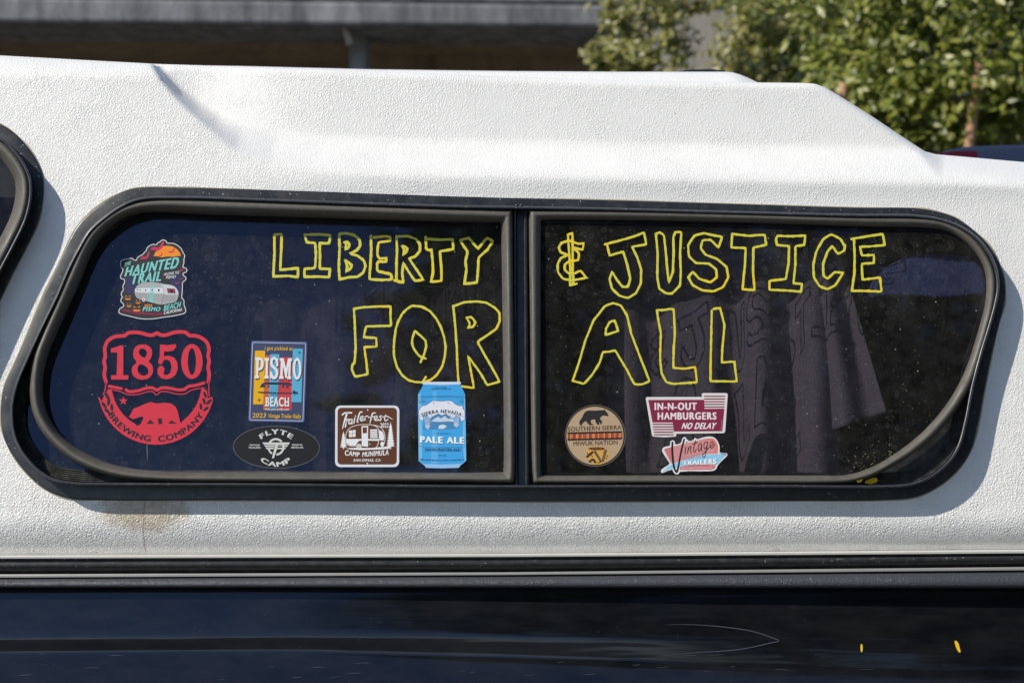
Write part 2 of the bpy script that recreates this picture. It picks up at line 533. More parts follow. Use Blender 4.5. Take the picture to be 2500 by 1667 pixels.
def ledge_off(X, Y):
    best = np.full(X.shape, 1e9); side = np.zeros(X.shape); wid = np.zeros(X.shape)
    for i in range(len(LG) - 1):
        a, b2 = LG[i], LG[i + 1]
        ab = b2 - a
        t = np.clip(((X - a[0]) * ab[0] + (Y - a[1]) * ab[1]) / (ab @ ab), 0, 1)
        qx, qy = a[0] + t * ab[0], a[1] + t * ab[1]
        d = np.hypot(X - qx, Y - qy)
        s = ab[0] * (Y - a[1]) - ab[1] * (X - a[0])       # <0 : above / right of the line
        u = d < best
        best = np.where(u, d, best); side = np.where(u, np.where(s < 0, 1, -1), side)
        wid = np.where(u, LW[i] + t * (LW[i + 1] - LW[i]), wid)
    t = np.clip(best * side / wid * .5 + .5, 0, 1)
    return (t * t * (3 - 2 * t))


cols = np.arange(-1700, 3501, 8.0)
nr = 165
TT = np.interp(cols, TX, TY); BB = np.interp(cols, BX, BY)
X = np.repeat(cols[:, None], nr, 1)
v_ = np.linspace(0, 1, nr)
Y = TT[:, None] + (BB - TT)[:, None] * v_[None, :]
dtop = Y - TT[:, None]
off = (0.048 + 0.020 * np.exp(-((X - 450) / 160.0) ** 2)) * ledge_off(X, Y)
# crown: the top edge rolls away, more broadly towards the cab
rw = np.interp(cols, [-600, 0, 390, 420, 1250, 2000, 2250, 2300, 2600], [62, 58, 34, 14, 14, 14, 20, 70, 80])[:, None]
tt = np.clip(1 - dtop / rw, 0, 1)
off += 0.9 * rw * S * tt ** 2.2
# tuck-under along the lower edge
s = np.clip((Y - 1258) / (BB[:, None] - 1258), 0, 1) * 0.056
off += 8.6 * s ** 2
# shallow bulge between windows and ledge
off += -0.006 * np.exp(-((Y - 430) / 45.0) ** 2) * (1 / (1 + np.exp(-(X - 650) / 80)))
lip = (Y > BB[:, None] - 8)
off -= np.where(lip, 0.0012, 0)
t3 = (D + KT * (ZC - ZR) + off) / (D - KT * (833.5 - Y) * S)
VX = (X - 1250) * S * t3; VY = -D + t3 * D; VZ = ZC + t3 * (833.5 - Y) * S
verts = np.stack([VX, VY, VZ], 2).reshape(-1, 3)
nc = len(cols)
ii, jj = np.meshgrid(np.arange(nc - 1), np.arange(nr - 1), indexing='ij')
cxm = (X[:-1, :-1] + X[1:, 1:]) / 2; cym = (Y[:-1, :-1] + Y[1:, 1:]) / 2
keep = ~(inpoly(cxm, cym, hole1) | inpoly(cxm, cym, hole2))
a = ii * nr + jj
quads = np.stack([a, a + 1, a + nr + 1, a + nr], 2)[keep]
V = verts.tolist(); F = quads.tolist()
# roof rows going back from the top edge
base = len(V)
roofd = [0.012, 0.04, 0.12, 0.5, 1.25, 1.6]
roofdz = [0.0004, 0.0008, 0.0, 0.0, -0.01, -0.12]
for dd, dz in zip(roofd, roofdz):
    for i in range(nc):
        p = verts[i * nr]
        V.append([p[0], p[1] + dd, p[2] + dz])
for k in range(len(roofd)):
    for i in range(nc - 1):
        r0 = (i * nr, (i + 1) * nr) if k == 0 else (base + (k - 1) * nc + i, base + (k - 1) * nc + i + 1)
        r1 = (base + k * nc + i, base + k * nc + i + 1)
        F.append([r0[0], r0[1], r1[1], r1[0]])
shell = mesh('camper_shell', V, F, M['shell'], truck, True)

# raised centre of the roof, seen just above the side's top edge
cr_t = [(-500, 140), (388, 160), (585, 163), (903, 171), (1250, 175.5), (1500, 177), (1768, 177), (1785, 178), (1803, 183), (1825, 192), (1850, 204), (1900, 228)]
v, f = [], []
for (px, py) in cr_t:
    for (y, dz) in ((0.45, -.012), (0.49, -.001), (0.55, 0), (1.20, 0), (1.35, -.03)):
        p = at(px, py, 0.50)
        v.append((p[0], y, p[2] + dz))
for (y) in (0.45,):
    pass
n = 5
for i in range(len(cr_t) - 1):
    for k in range(n - 1):
        q = i * n + k
        f.append((q, q + n, q + n + 1, q + 1))
b0 = len(v)
for (px, py) in cr_t:
    p = at(px, 330, 0.50); v.append((p[0], 0.36, p[2]))
for i in range(len(cr_t) - 1):
    f.append((b0 + i, b0 + i + 1, (i + 1) * n, i * n))
mesh('roof_crown', v, f, M['shell'], shell, True)

# dark lining behind the windows
zt, zb = ZC + 0.225, ZC - 0.245
yt, yb_ = KT * (zt - ZR) + .012, KT * (zb - ZR) + .012
v = [(x, y, z) for x in (-1.62, 0.98) for (y, z) in ((yb_, zb), (yt, zt), (.95, zt), (.95, zb))]
f = [(0, 1, 2, 3), (4, 7, 6, 5), (1, 5, 6, 2), (0, 3, 7, 4), (2, 6, 7, 3)]
mesh('interior_lining', v, f, M['liner'], truck)


HR = 0.021          # the right pane stands this far in front of the sliding left pane


def window(fo, fi, gaskets, parent, split=None):
    fr_ = sweep('side_window', [fo, fo + (fi - fo) * .03, fo + (fi - fo) * .12, fi], [.001, -.0028, -.0032, -.0042], M['frame'], parent)
    sweep('raised_rim', [fi, inset(fi, 1.2), inset(fi, 3), inset(fi, 6.5), inset(fi, 8.5), inset(fi, 9)],
          [-.004, -.031, -.035, -.035, -.031, -.006], M['bar'], fr_)
    sl = inset(fo, -1.6 )
    wob = 1 + .9 * np.sin(np.arange(len(fo)) * .37) * np.sin(np.arange(len(fo)) * .11)
    T_ = inset(fo, -1.0) - fo
    sweep('sealant', [fo + T_ * (2.2 * wob)[:, None], fo + T_ * (1.2 * wob)[:, None], fo - T_ * 1.0], [.0004, -.0016, -.0012], M['sealant'], fr_)
    # grooved sliding track
    rows, offs = [], []
    for k in range(13):
        rows.append(inset(fi, 9 + k * 2.4)); offs.append(-.0045 - (.0022 if k % 2 else 0) - .0004 * (12 - k))
    rows.append(inset(fi, 39)); offs.append(.002)
    sweep('track', rows, offs, M['track'], fr_, smooth=False)
    for g in gaskets:
        O, I = g
        rows = [O, O + (I - O) * .06, O + (I - O) * .20, O + (I - O) * .38, O + (I - O) * .58, O + (I - O) * .80, O + (I - O) * .97, I]
        deep = [-.002, -.024, -.0315, -.034, -.0315, -.024, -.011, .001]
        if float(np.min(I[:, 0])) > 1275: deep = [-.002, -.024, -.0315, -.034, -.0325, -.029, -.0235, -.020]
        sweep('gasket', rows, deep, M['rubber'], fr_)
    gp = inset(fi, 12)
    parts = [gp]
    if split:
        parts = [np.array([p for p in gp if p[0] < split - 4]), np.array([p for p in gp if p[0] > split + 4])]
    for pp in parts:
        v = [wall(p[0], p[1], 0.0) for p in pp] + [wall(p[0], p[1], 0.004) for p in pp]
        n = len(pp)
        tris = tessellate_polygon([[Vector((p[0], p[1], 0)) for p in pp]])
        f = [tuple(t) for t in tris] + [tuple(n + i for i in reversed(t)) for t in tris]
        f += [(i, (i + 1) % n, n + (i + 1) % n, n + i) for i in range(n)]
        mesh('glass_pane', v, f, M['glass'], fr_)
    return fr_


def pair(Lp):
    return cr([p[0] for p in Lp], 6), cr([p[1] for p in Lp], 6)


# order matters: start the split window so that each pane's outline stays in sequence
k0 = int(np.argmin(np.abs(FI[:, 0] - 1275) + (FI[:, 1] > 800) * 9999))
win = window(np.roll(FO, -k0, 0), np.roll(FI, -k0, 0), [pair(GL), pair(GR)], truck, None)
for o in [c for c in win.children if c.name.startswith('glass_pane')]:
    bpy.data.objects.remove(o)
gp = inset(np.roll(FI, -k0, 0), 12)
for sel in (lambda p: p[0] < 1272, lambda p: p[0] > 1278):
    pp = [p for p in gp if sel(p)]
    h_ = 0.0
    if pp[0][0] > 1275 and pp[-1][0] > 1275:
        # the fixed right pane sits forward, filling only its own gasket
        go, gi = pair(GR)
        gm = go * .35 + gi * .65
        ring_o = [q for q in inset(np.roll(FI, -k0, 0), 26) if q[0] > 1278]
        trr = tessellate_polygon([[Vector((q[0], q[1], 0)) for q in ring_o], [Vector((q[0], q[1], 0)) for q in gm]])
        mesh('track_floor', [wall(q[0], q[1], .003) for q in ring_o] + [wall(q[0], q[1], .003) for q in gm], [tuple(t) for t in trr], M['track'], win)
        pp = list(gm); h_ = -HR
    # rotate so that the gap in the loop lies at the divider
    gaps = [np.hypot(*(pp[(i + 1) % len(pp)] - pp[i])) for i in range(len(pp))]
    v = [wall(p[0], p[1], h_) for p in pp] + [wall(p[0], p[1], h_ + 0.004) for p in pp]
    n = len(pp)
    tris = tessellate_polygon([[Vector((p[0], p[1], 0)) for p in pp]])
    f = [tuple(t) for t in tris] + [tuple(n + i for i in reversed(t)) for t in tris]
    f += [(i, (i + 1) % n, n + (i + 1) % n, n + i) for i in range(n)]
    mesh('glass_pane', v, f, M['glass'], win)
WI = inset(WO, 28)
g2 = (inset(WO, 31), inset(WO, 69))
win2 = window(WO, WI, [g2], truck)
tag(win2, 'second dark window cut off at the left edge of the picture')

# divider between the two panes of the main window
def vstrip(name, prof, y0, y1, mat, parent):
    rows, offs = [], []
    for (x, h) in prof:
        rows.append(np.array([(x - 1.5, y0), (x - .5, (y0 + y1) / 2), (x + 2, y1)], float)); offs.append(-h)
    return sweep(name, rows, offs, mat, parent, closed=False, smooth=False)


vstrip('divider_bar', [(1256, .002), (1256.6, .021), (1261, .022), (1262.5, .008), (1264, .011), (1280, .0115), (1281, .022), (1284, .025), (1288.5, .023), (1290, .004)], 510, 1182, M['bar'], win)
vv, ff = [], []
for cx in (1262, 1273):
    c = Vector(wall(cx, 501.5, -.027))
    b0 = len(vv)
    for r_, h in ((.0030, 0), (.0026, .0012), (.0014, .0020)):
        for k in range(10):
            vv.append((c.x + r_ * math.cos(k * .628), c.y - h, c.z + r_ * .7 * math.sin(k * .628)))
    for r in range(2):
        for k in range(10):
            ff.append((b0 + r * 10 + k, b0 + r * 10 + (k + 1) % 10, b0 + (r + 1) * 10 + (k + 1) % 10, b0 + (r + 1) * 10 + k))
    ff.append(tuple(b0 + 20 + k for k in range(10)))
mesh('screw_head', vv, ff, M['bar'], win, True)

# ---- trim along the lower edge of the shell
xs = [-1700, 0, 1250, 2500, 3500]


def hstrip(name, top, bot, prof, mat, parent, smooth=False, y_extra=0.0):
    px = np.linspace(-1700, 3500, 40)
    t = np.interp(px, xs, top); b_ = np.interp(px, xs, bot)
    v, f = [], []
    for (fr_, o) in prof:
        for i in range(len(px)):
            v.append(wall(px[i], t[i] + (b_[i] - t[i]) * fr_, o + y_extra))
    n = len(px)
    for r in range(len(prof) - 1):
        for i in range(n - 1):
            a = r * n + i
            f.append((a, a + 1, a + n + 1, a + n))
    return mesh(name, v, f, mat, parent, smooth)


YB = 0.010
hstrip('metal_trim', [1357, 1355, 1350.5, 1340.5, 1332], [1363.5, 1362.5, 1358.5, 1349.5, 1342],
       [(0, .030), (0.03, -.002), (.5, -.004), (1, -.0035), (1.02, .03)], M['alu'], truck, y_extra=YB)
hstrip('black_rail', [1361, 1360, 1356, 1347, 1339], [1402, 1401, 1396, 1383, 1374],
       [(0, .03), (0.02, -.000), (.17, -.001), (.19, .006), (.26, .006), (.28, -.004), (.45, -.0065), (.65, -.003), (.85, .005), (1.0, .010)], M['rail'], truck, True, YB)
hstrip('metal_trim', [1402, 1401, 1396, 1383, 1374], [1410, 1409, 1402.5, 1391, 1383],
       [(0, .030), (0.03, .000), (.5, -.001), (1, -.0008), (1.02, .03)], M['aludull'], truck, y_extra=YB)
hstrip('grained_bumper_strip', [1411, 1409.5, 1403.5, 1392, 1383], [1433, 1433, 1432.5, 1433, 1433],
       [(0, .03), (0.01, .008), (.12, .002), (.5, -.004), (.85, -.006), (1, -.001), (1.06, .02)], M['vinyl'], truck, True, YB)

# ---- body side: shoulder leaning in, a crease, then the flank
bx = np.linspace(-1700, 3500, 60)
prof = [(1432, .012, 0), (1434, .0075, 0), (1450, .0060, 0), (1500, .0030, 0), (1540, .001, 0), (1556, .0006, 0), (1568, .0020, 0), (1580, .0052, 0), (1592, .0075, 0),
        (1604, .0068, 0), (1660, -.006, 0), (1760, -.020, 0), (1900, -.03, 0), (2100, -.02, 0), (2400, .03, 0), (2900, .14, 0)]
def cshift(px, y, k):
    if not 1530 <= y <= 1660: return 0
    return -.008 * min(max(px, -800), 1250) + (60 if y > 1570 else 20) * k


v, f = [], []
for (py, o, _) in prof:
    for px in bx:
        # the crease drops and softens towards the tail
        k = max(0.0, min(1.0, (px - 700) / 1700))
        yy = py + cshift(px, py, k)
        oo = o * (1 - .5 * k) if 1545 < py < 1650 else o
        v.append(wall(px, yy, oo + YB + .005 + .013 * k))
n = len(bx)
for r in range(len(prof) - 1):
    for i in range(n - 1):
        a = r * n + i
        f.append((a, a + 1, a + n + 1, a + n))
body = mesh('body_side', v, f, M['body'], truck, True)
sm = body.modifiers.new('smooth', 'SUBSURF'); sm.levels = sm.render_levels = 1
# bed box behind the skin so that the vehicle has depth
v, f = box_vf(-1.70, 1.38, 0.16, 1.55, 0.45, ZC - 0.33)
mesh('bed_box', v, f, M['black'], truck)

# ------------------------------------------------------------------ flat print: inks, polygons, strokes, lettering
INK = {}


def ink(rgb, rough=.38):
    k = tuple(rgb)
    if k not in INK:
        m, nt, b = nodes('ink', .45)
        b.inputs['Specular IOR Level'].default_value = .3
        c = tuple(min(.85, lin(x) * .98) for x in rgb)
        P = pos(nt)
        L(nt, mix(nt, ramp(nt, noise(nt, P, 150, 5, .7), [(.45, (0,) * 3), (.8, (.25,) * 3)]), c, tuple(x * .8 + .01 for x in c)), b.inputs['Base Color'])
        INK[k] = m
    return INK[k]


GLY = {}


def text_mesh(body, bold):
    cu = bpy.data.curves.new('glyph', 'FONT')
    cu.body = body; cu.size = 1; cu.offset = bold; cu.resolution_u = 3
    cu.dimensions = '2D'; cu.fill_mode = 'BOTH'
    o = bpy.data.objects.new('glyph', cu)
    col.objects.link(o)
    dg = bpy.context.evaluated_depsgraph_get()
    dg.update()
    me = bpy.data.meshes.new_from_object(o.evaluated_get(dg))
    V = [(v.co.x, v.co.y) for v in me.vertices]
    F = [tuple(p.vertices) for p in me.polygons]
    bpy.data.objects.remove(o); bpy.data.curves.remove(cu); bpy.data.meshes.remove(me)
    return V, F


def glyph(c, bold):
    k = (c, bold)
    if k not in GLY:
        if c == ' ':
            GLY[k] = ([], [], .28)
        else:
            V, F = text_mesh(c, bold)
            V2, _ = text_mesh(c + '|', 0)
            V3, _ = text_mesh('|', 0)
            adv = max(p[0] for p in V2) - max(p[0] for p in V3)
            GLY[k] = (V, F, adv + 1.7 * bold)
    return GLY[k]


CAP = max(p[1] for p in text_mesh('H', 0)[0])


class Print:
    """flat shapes in the pixel frame of one close look: origin and scale give photo pixels"""

    def __init__(self, ox, oy, sc, base=.0004):
        self.ox, self.oy, self.sc, self.base = ox, oy, sc, base
        self.h0 = HR if ox > 1300 else 0.0
        self.V, self.F, self.I, self.mats = [], [], [], []

    def P(self, p, layer):
        return wall(self.ox + p[0] / self.sc, self.oy + p[1] / self.sc, -(self.h0 + self.base + layer * .00004))

    def mi(self, rgb):
        m = ink(rgb) if isinstance(rgb, tuple) else rgb
        if m not in self.mats: self.mats.append(m)
        return self.mats.index(m)

    def poly(self, pts, rgb, layer, holes=(), smooth=0):
        loops = [pts] + list(holes)
        if smooth: loops = [cr(l, smooth) for l in loops]
        flat = [p for l in loops for p in l]
        tr = tessellate_polygon([[Vector((p[0], p[1], 0)) for p in l] for l in loops])
        b0 = len(self.V); mi = self.mi(rgb)
        self.V += [self.P(p, layer) for p in flat]
        for t in tr:
            self.F.append(tuple(b0 + k for k in t)); self.I.append(mi)

    def wallside(self, pts, rgb, layer):
        b0 = len(self.V); n = len(pts); mi = self.mi(rgb)
        self.V += [self.P(p, layer) for p in pts]
        self.V += [wall(self.ox + p[0] / self.sc, self.oy + p[1] / self.sc, -self.h0) for p in pts]
        for i in range(n):
            self.F.append((b0 + i, b0 + (i + 1) % n, b0 + n + (i + 1) % n, b0 + n + i)); self.I.append(mi)

    def stroke(self, pts, w, rgb, layer, closed=False, smooth=0, lift2=0.0):
        P = np.array(pts, float)
        if smooth: P = cr(P, smooth, closed)
        if closed and np.hypot(*(P[0] - P[-1])) > 1e-6: P = np.vstack([P, P[:1]])
        mi = self.mi(rgb)
        n = len(P)
        T = np.zeros_like(P)
        T[1:-1] = P[2:] - P[:-2]; T[0] = P[1] - P[0]; T[-1] = P[-1] - P[-2]
        if closed: T[0] = T[-1] = P[1] - P[-2]
        T /= np.linalg.norm(T, axis=1)[:, None] + 1e-9
        Nn = np.stack([-T[:, 1], T[:, 0]], 1)
        W = np.full(n, w / 2.0) if np.isscalar(w) else np.interp(np.linspace(0, 1, n), np.linspace(0, 1, len(w)), w) / 2
        # mitre widening
        seg = P[1:] - P[:-1]; seg /= np.linalg.norm(seg, axis=1)[:, None] + 1e-9
        for i in range(1, n - 1):
            c = abs(float(seg[i] @ T[i]))
            W[i] /= max(c, .55)
        b0 = len(self.V)
        for sgn in (-1, 0, 1):
            for i in range(n):
                q = P[i] + Nn[i] * W[i] * sgn
                self.V.append(wall(self.ox + q[0] / self.sc, self.oy + q[1] / self.sc, -(self.h0 + self.base + layer * .00004 + (lift2 if sgn == 0 else 0))))
        for r in range(2):
            for i in range(n - 1):
                a = b0 + r * n + i
                self.F.append((a, a + 1, a + n + 1, a + n)); self.I.append(mi)
        if not closed:
            for e, sg in ((0, -1), (n - 1, 1)):
                c0 = len(self.V); k = 6
                self.V.append(self.P(P[e], layer))
                for q in range(k + 1):
                    an = math.pi * q / k
                    d = Nn[e] * math.cos(an) * W[e] + T[e] * sg * math.sin(an) * W[e]
                    self.V.append(self.P(P[e] + d, layer))
                for q in range(k):
                    self.F.append((c0, c0 + 1 + q, c0 + 2 + q)); self.I.append(mi)

    def ell(self, cx, cy, rx, ry, rgb, layer, n=28, hole=None, rot=0):
        pts = [(cx + rx * math.cos(a) * math.cos(rot) - ry * math.sin(a) * math.sin(rot), cy + rx * math.cos(a) * math.sin(rot) + ry * math.sin(a) * math.cos(rot))
               for a in [2 * math.pi * k / n for k in range(n)]]
        hs = []
        if hole: hs = [[(cx + hole[0] * math.cos(a), cy + hole[1] * math.sin(a)) for a in [2 * math.pi * k / n for k in range(n)]]]
        self.poly(pts, rgb, layer, hs)

    auto = None

    def text(self, s, p0, p1, h, rgb, layer, bold=.02, shear=0.0, curve=0.0, grow=1.0, shadow=None, up=None):
        if self.auto is not None:
            q = self.sub(); q.text(s, p0, p1, h, rgb, layer, bold, shear, curve, grow, shadow, up); q.build('lettering', self.auto)
            return
        if shadow:
            self.text(s, (p0[0] + shadow[0], p0[1] + shadow[1]), (p1[0] + shadow[0], p1[1] + shadow[1]), h, shadow[2], layer, bold, shear, curve, grow)
            layer += 1
        bo, shifts = self._bold(bold)
        ex = 2 * max(shifts)
        tot = sum(glyph(c, bo)[2] + ex for c in s)
        p0 = np.array(p0, float); p1 = np.array(p1, float)
        ax = (p1 - p0); Ln = np.linalg.norm(ax); u = ax / Ln
        up = np.array((0, -1.0)) if up is None else np.array(up, float)
        mi = self.mi(rgb); x = 0
        for ci, c in enumerate(s):
            V, F, adv = glyph(c, 0 if c in 'MNWVAmnwv' else bo)
            for k, sh in enumerate(shifts if c not in 'MNWVAmnwv' or bold < .004 else (-bold * .8, bold * .8)):
                b0 = len(self.V)
                for (gx, gy) in V:
                    t = (x + ex / 2 + gx + sh) / tot
                    hh = h * (1 + (grow - 1) * t)
                    q = p0 + u * (t * Ln) + up * (gy / CAP * hh) + u * shear * gy / CAP * hh
                    q = q + np.array((0, curve * 4 * t * (1 - t)))
                    self.V.append(self.P(q, layer + .3 * k + .12 * (ci % 2)))
                for f in F:
                    self.F.append(tuple(b0 + i for i in f)); self.I.append(mi)
            x += adv + ex

    def arc(self, s, cx, cy, r, a0, a1, h, rgb, layer, bold=.02, top=False, ry=None):
        """bottom arc (letters' feet outwards) unless top; angles in degrees from straight down / straight up"""
        bo, shifts = self._bold(bold)
        ex = 2 * max(shifts)
        tot = sum(glyph(c, bo)[2] + ex for c in s)
        mi = self.mi(rgb); x = 0; ry = ry or r
        for ci, c in enumerate(s):
            V, F, adv = glyph(c, 0 if c in 'MNWVAmnwv' else bo)
            adv += ex
            a = R(a0 + (a1 - a0) * (x + adv / 2) / tot)
            wpx = R(abs(a1 - a0)) * r / tot
            if top:
                o = np.array((cx + r * math.sin(a), cy - ry * math.cos(a))); ux = np.array((math.cos(a), math.sin(a))); uy = np.array((math.sin(a), -math.cos(a)))
            else:
                o = np.array((cx + r * math.sin(a), cy + ry * math.cos(a))); ux = np.array((math.cos(a), -math.sin(a))); uy = np.array((-math.sin(a), -math.cos(a)))
            for k, sh in enumerate(shifts if c not in 'MNWVAmnwv' or bold < .004 else (-bold * .8, bold * .8)):
                b0 = len(self.V)
                for (gx, gy) in V:
                    self.V.append(self.P(o + ux * (gx + ex / 2 + sh - adv / 2) * wpx + uy * gy / CAP * h, layer + .3 * k + .12 * (ci % 2)))
                for f in F:
                    self.F.append(tuple(b0 + i for i in f)); self.I.append(mi)
            x += adv

    def _bold(self, bold):
        o = min(bold, .018); e = bold - o
        return o, ([0.0] if e < .004 else [-e * .9, e * .9])

    def build(self, name, parent=None):
        if not self.F: return None
        return mesh(name, self.V, self.F, self.mats, parent, idx=self.I)

    def sub(self):
        return Print(self.ox, self.oy, self.sc, self.base)


WHITE = (222, 222, 222)
INKBLACK = (34, 34, 36)


def sticker(pr, label):
    o = pr.build('window_sticker')
    tag(o, label, 'sticker', 'stickers on the camper window')
    return o


# ------------------------------------------------------------------ hand-painted words
def word(label, ox, oy, sc, letters, w=7.4):
    root = empty('painted_word', wall(ox + letters[0][0][0][0] / sc, oy + letters[0][0][0][1] / sc, 0))
    tag(root, label, 'lettering', 'yellow hand-painted words on the glass')
    for strokes in letters:
        pr = Print(ox, oy, sc, .0002)
        for k, st in enumerate(strokes):
            P = np.array(st, float)
            closed = np.hypot(*(P[0] - P[-1])) < 1e-6 and len(P) > 3
            # subdivide and add the wobble of a hand-held marker
            Q = [P[0]]
            for a, b2 in zip(P[:-1], P[1:]):
                n = max(1, int(np.hypot(*(b2 - a)) / (14 * sc / 3)))
                for i in range(1, n + 1):
                    Q.append(a + (b2 - a) * i / n)
            Q = np.array(Q)
            Q[1:-1] = Q[1:-1] * .70 + (Q[2:] + Q[:-2]) * .15
            Q[1:-1] += rng.normal(0, .45 * sc, Q[1:-1].shape) * .35
            W = (w * .85 * sc) * (1 + rng.normal(0, .10, len(Q)))
            pr.stroke(Q, list(W), M['yellow'], k + .3, closed=False, lift2=.00008)
        pr.build('letter', root)
    return root


O6 = (620, 540, 3.564)
word('yellow outlined word LIBERTY at the top of the left pane', *O6, [
    [[(178, 118), (240, 112), (238, 250), (228, 425), (385, 408), (382, 488), (300, 475), (168, 482), (178, 300), (178, 118)]],
    [[(442, 118), (560, 115), (665, 122), (655, 195), (572, 190), (575, 300), (572, 415), (662, 415), (655, 488), (560, 482), (440, 485), (440, 415), (532, 408), (540, 300), (533, 190), (458, 185), (442, 118)]],
    [[(745, 508), (738, 400), (745, 250), (742, 110), (800, 105), (870, 120), (920, 160), (925, 215), (895, 255), (835, 282), (900, 300), (955, 340), (972, 390), (950, 450), (900, 485), (830, 488), (745, 505)],
     [(785, 185), (810, 178), (835, 205), (820, 235), (790, 245), (805, 215), (800, 185)], [(795, 340), (830, 365), (855, 385), (840, 415), (800, 435), (815, 400), (795, 340)]],
    [[(1018, 130), (1020, 250), (1015, 350), (1005, 505), (1100, 512), (1200, 508), (1195, 462), (1140, 450), (1075, 435), (1070, 375), (1080, 350), (1150, 355), (1155, 320), (1095, 328), (1075, 300), (1075, 240), (1085, 185), (1185, 170), (1185, 135), (1130, 133), (1045, 142)]],
    [[(1240, 132), (1245, 250), (1240, 400), (1240, 515)], [(1225, 515), (1300, 535), (1290, 450), (1300, 365), (1340, 430), (1400, 520), (1475, 510), (1420, 430), (1350, 325), (1400, 310), (1445, 260), (1445, 200), (1410, 155), (1340, 130), (1240, 135)],
     [(1290, 218), (1315, 220), (1340, 240), (1330, 268), (1300, 290), (1310, 255), (1295, 218)]],
    [[(1495, 140), (1500, 250), (1545, 250), (1555, 350), (1558, 450), (1540, 528), (1632, 520), (1630, 400), (1618, 262), (1735, 245), (1730, 158), (1620, 162), (1495, 155)]],
    [[(1795, 165), (1870, 145), (1905, 190), (1950, 240), (1990, 190), (2030, 145), (2080, 175), (2030, 250), (1955, 315), (1950, 420), (1940, 535), (1830, 545), (1850, 420), (1840, 350), (1860, 265), (1820, 210), (1795, 165)]],
])
word('yellow outlined word FOR low beside the window divider, above the blue can sticker', *O6, [
    [[(870, 762), (960, 748), (1080, 742), (1190, 742), (1188, 830), (1195, 910), (1080, 912), (975, 915), (955, 1010), (1065, 1015), (1068, 1092), (960, 1095), (975, 1200), (990, 1330), (880, 1352), (852, 1290), (858, 1240), (875, 1240), (885, 1100), (878, 900), (870, 762)]],
    [[(1375, 735), (1330, 765), (1290, 805), (1255, 870), (1235, 935), (1222, 1020), (1216, 1110), (1222, 1190), (1245, 1270), (1290, 1340), (1340, 1380), (1400, 1398), (1460, 1402), (1530, 1385), (1590, 1340), (1640, 1260), (1662, 1170), (1668, 1090), (1655, 1010), (1630, 930), (1590, 850), (1530, 780), (1460, 743), (1375, 735)],
     [(1495, 1355), (1465, 1402)], [(1400, 955), (1380, 1010), (1375, 1060), (1390, 1110), (1440, 1175), (1495, 1195)], [(1400, 955), (1450, 995), (1495, 1040), (1500, 1090), (1480, 1160), (1450, 1225)]],
    [[(1735, 740), (1745, 850), (1755, 950), (1765, 1100), (1770, 1250), (1780, 1400)], [(1735, 740), (1830, 705), (1930, 698), (2020, 708), (2100, 755), (2138, 800), (2138, 870), (2110, 935), (2040, 985), (1945, 1048), (2000, 1150), (2070, 1270), (2138, 1395), (2030, 1425), (1970, 1320), (1865, 1175), (1890, 1320), (1915, 1450), (1805, 1435)],
     [(1850, 840), (1890, 832), (1930, 880), (1905, 920), (1865, 925), (1880, 890), (1850, 840)]],
], 6.4)
O7 = (1320, 540, 2.5565)
word('yellow hand-drawn ampersand just right of the window divider', *O7, [
    [[(170, 85), (178, 200), (185, 300), (183, 400), (205, 392), (200, 300), (200, 180), (198, 75), (170, 85)], [(183, 400), (225, 390)],
     [(235, 142), (270, 138), (262, 180), (200, 163), (240, 200), (235, 245), (180, 248), (150, 270), (150, 305), (180, 330), (215, 325), (248, 308), (285, 353), (200, 370), (140, 360), (108, 320), (105, 270), (125, 230), (172, 212), (125, 195), (112, 165), (130, 135), (180, 122), (235, 142)]]], 6.6)
word('yellow outlined word JUSTICE across the top of the right pane', *O7, [
    [[(400, 145), (500, 120), (600, 90), (645, 70), (660, 145), (570, 160), (600, 220), (628, 300), (625, 390), (595, 450), (545, 480), (490, 465), (445, 420), (430, 360), (445, 315), (475, 365), (510, 410), (545, 410), (560, 360), (540, 270), (515, 190), (430, 215), (415, 150)]],
    [[(720, 80), (745, 68), (770, 90), (780, 180), (790, 300), (800, 380), (825, 320), (830, 200), (828, 100), (840, 68), (878, 68), (870, 200), (875, 320), (870, 400), (820, 452), (780, 450), (740, 420), (728, 350), (730, 200), (720, 80)]],
    [[(1085, 90), (1020, 75), (960, 90), (920, 150), (925, 220), (970, 262), (1050, 265), (1095, 300), (1100, 350), (1060, 382), (990, 360), (950, 315), (920, 350), (950, 400), (1010, 432), (1080, 438), (1140, 410), (1172, 350), (1160, 285), (1100, 235), (1030, 210), (998, 170), (1010, 120), (1060, 115), (1110, 165), (1133, 98), (1085, 90)]],
    [[(1195, 85), (1190, 165), (1280, 168), (1275, 270), (1260, 425), (1335, 430), (1325, 300), (1328, 165), (1408, 148), (1398, 85), (1300, 92), (1195, 80)]],
    [[(1478, 92), (1560, 95), (1652, 90), (1645, 150), (1590, 155), (1590, 270), (1578, 388), (1632, 392), (1625, 440), (1530, 432), (1428, 428), (1428, 372), (1530, 362), (1548, 260), (1550, 155), (1475, 150), (1468, 110), (1478, 92)]],
    [[(1895, 150), (1870, 110), (1815, 82), (1765, 110), (1720, 190), (1702, 270), (1705, 350), (1740, 405), (1790, 425), (1840, 400), (1888, 322), (1835, 318), (1790, 360), (1765, 340), (1762, 270), (1790, 190), (1820, 155), (1855, 205), (1895, 185), (1900, 150)]],
    [[(1940, 112), (1960, 108), (2040, 95), (2135, 80), (2148, 150), (2050, 158), (1992, 160), (2005, 215), (2080, 210), (2080, 262), (2005, 265), (2008, 365), (2118, 352), (2128, 440), (2040, 435), (1942, 435), (1958, 330), (1960, 220), (1955, 108)]],
], 6.6)
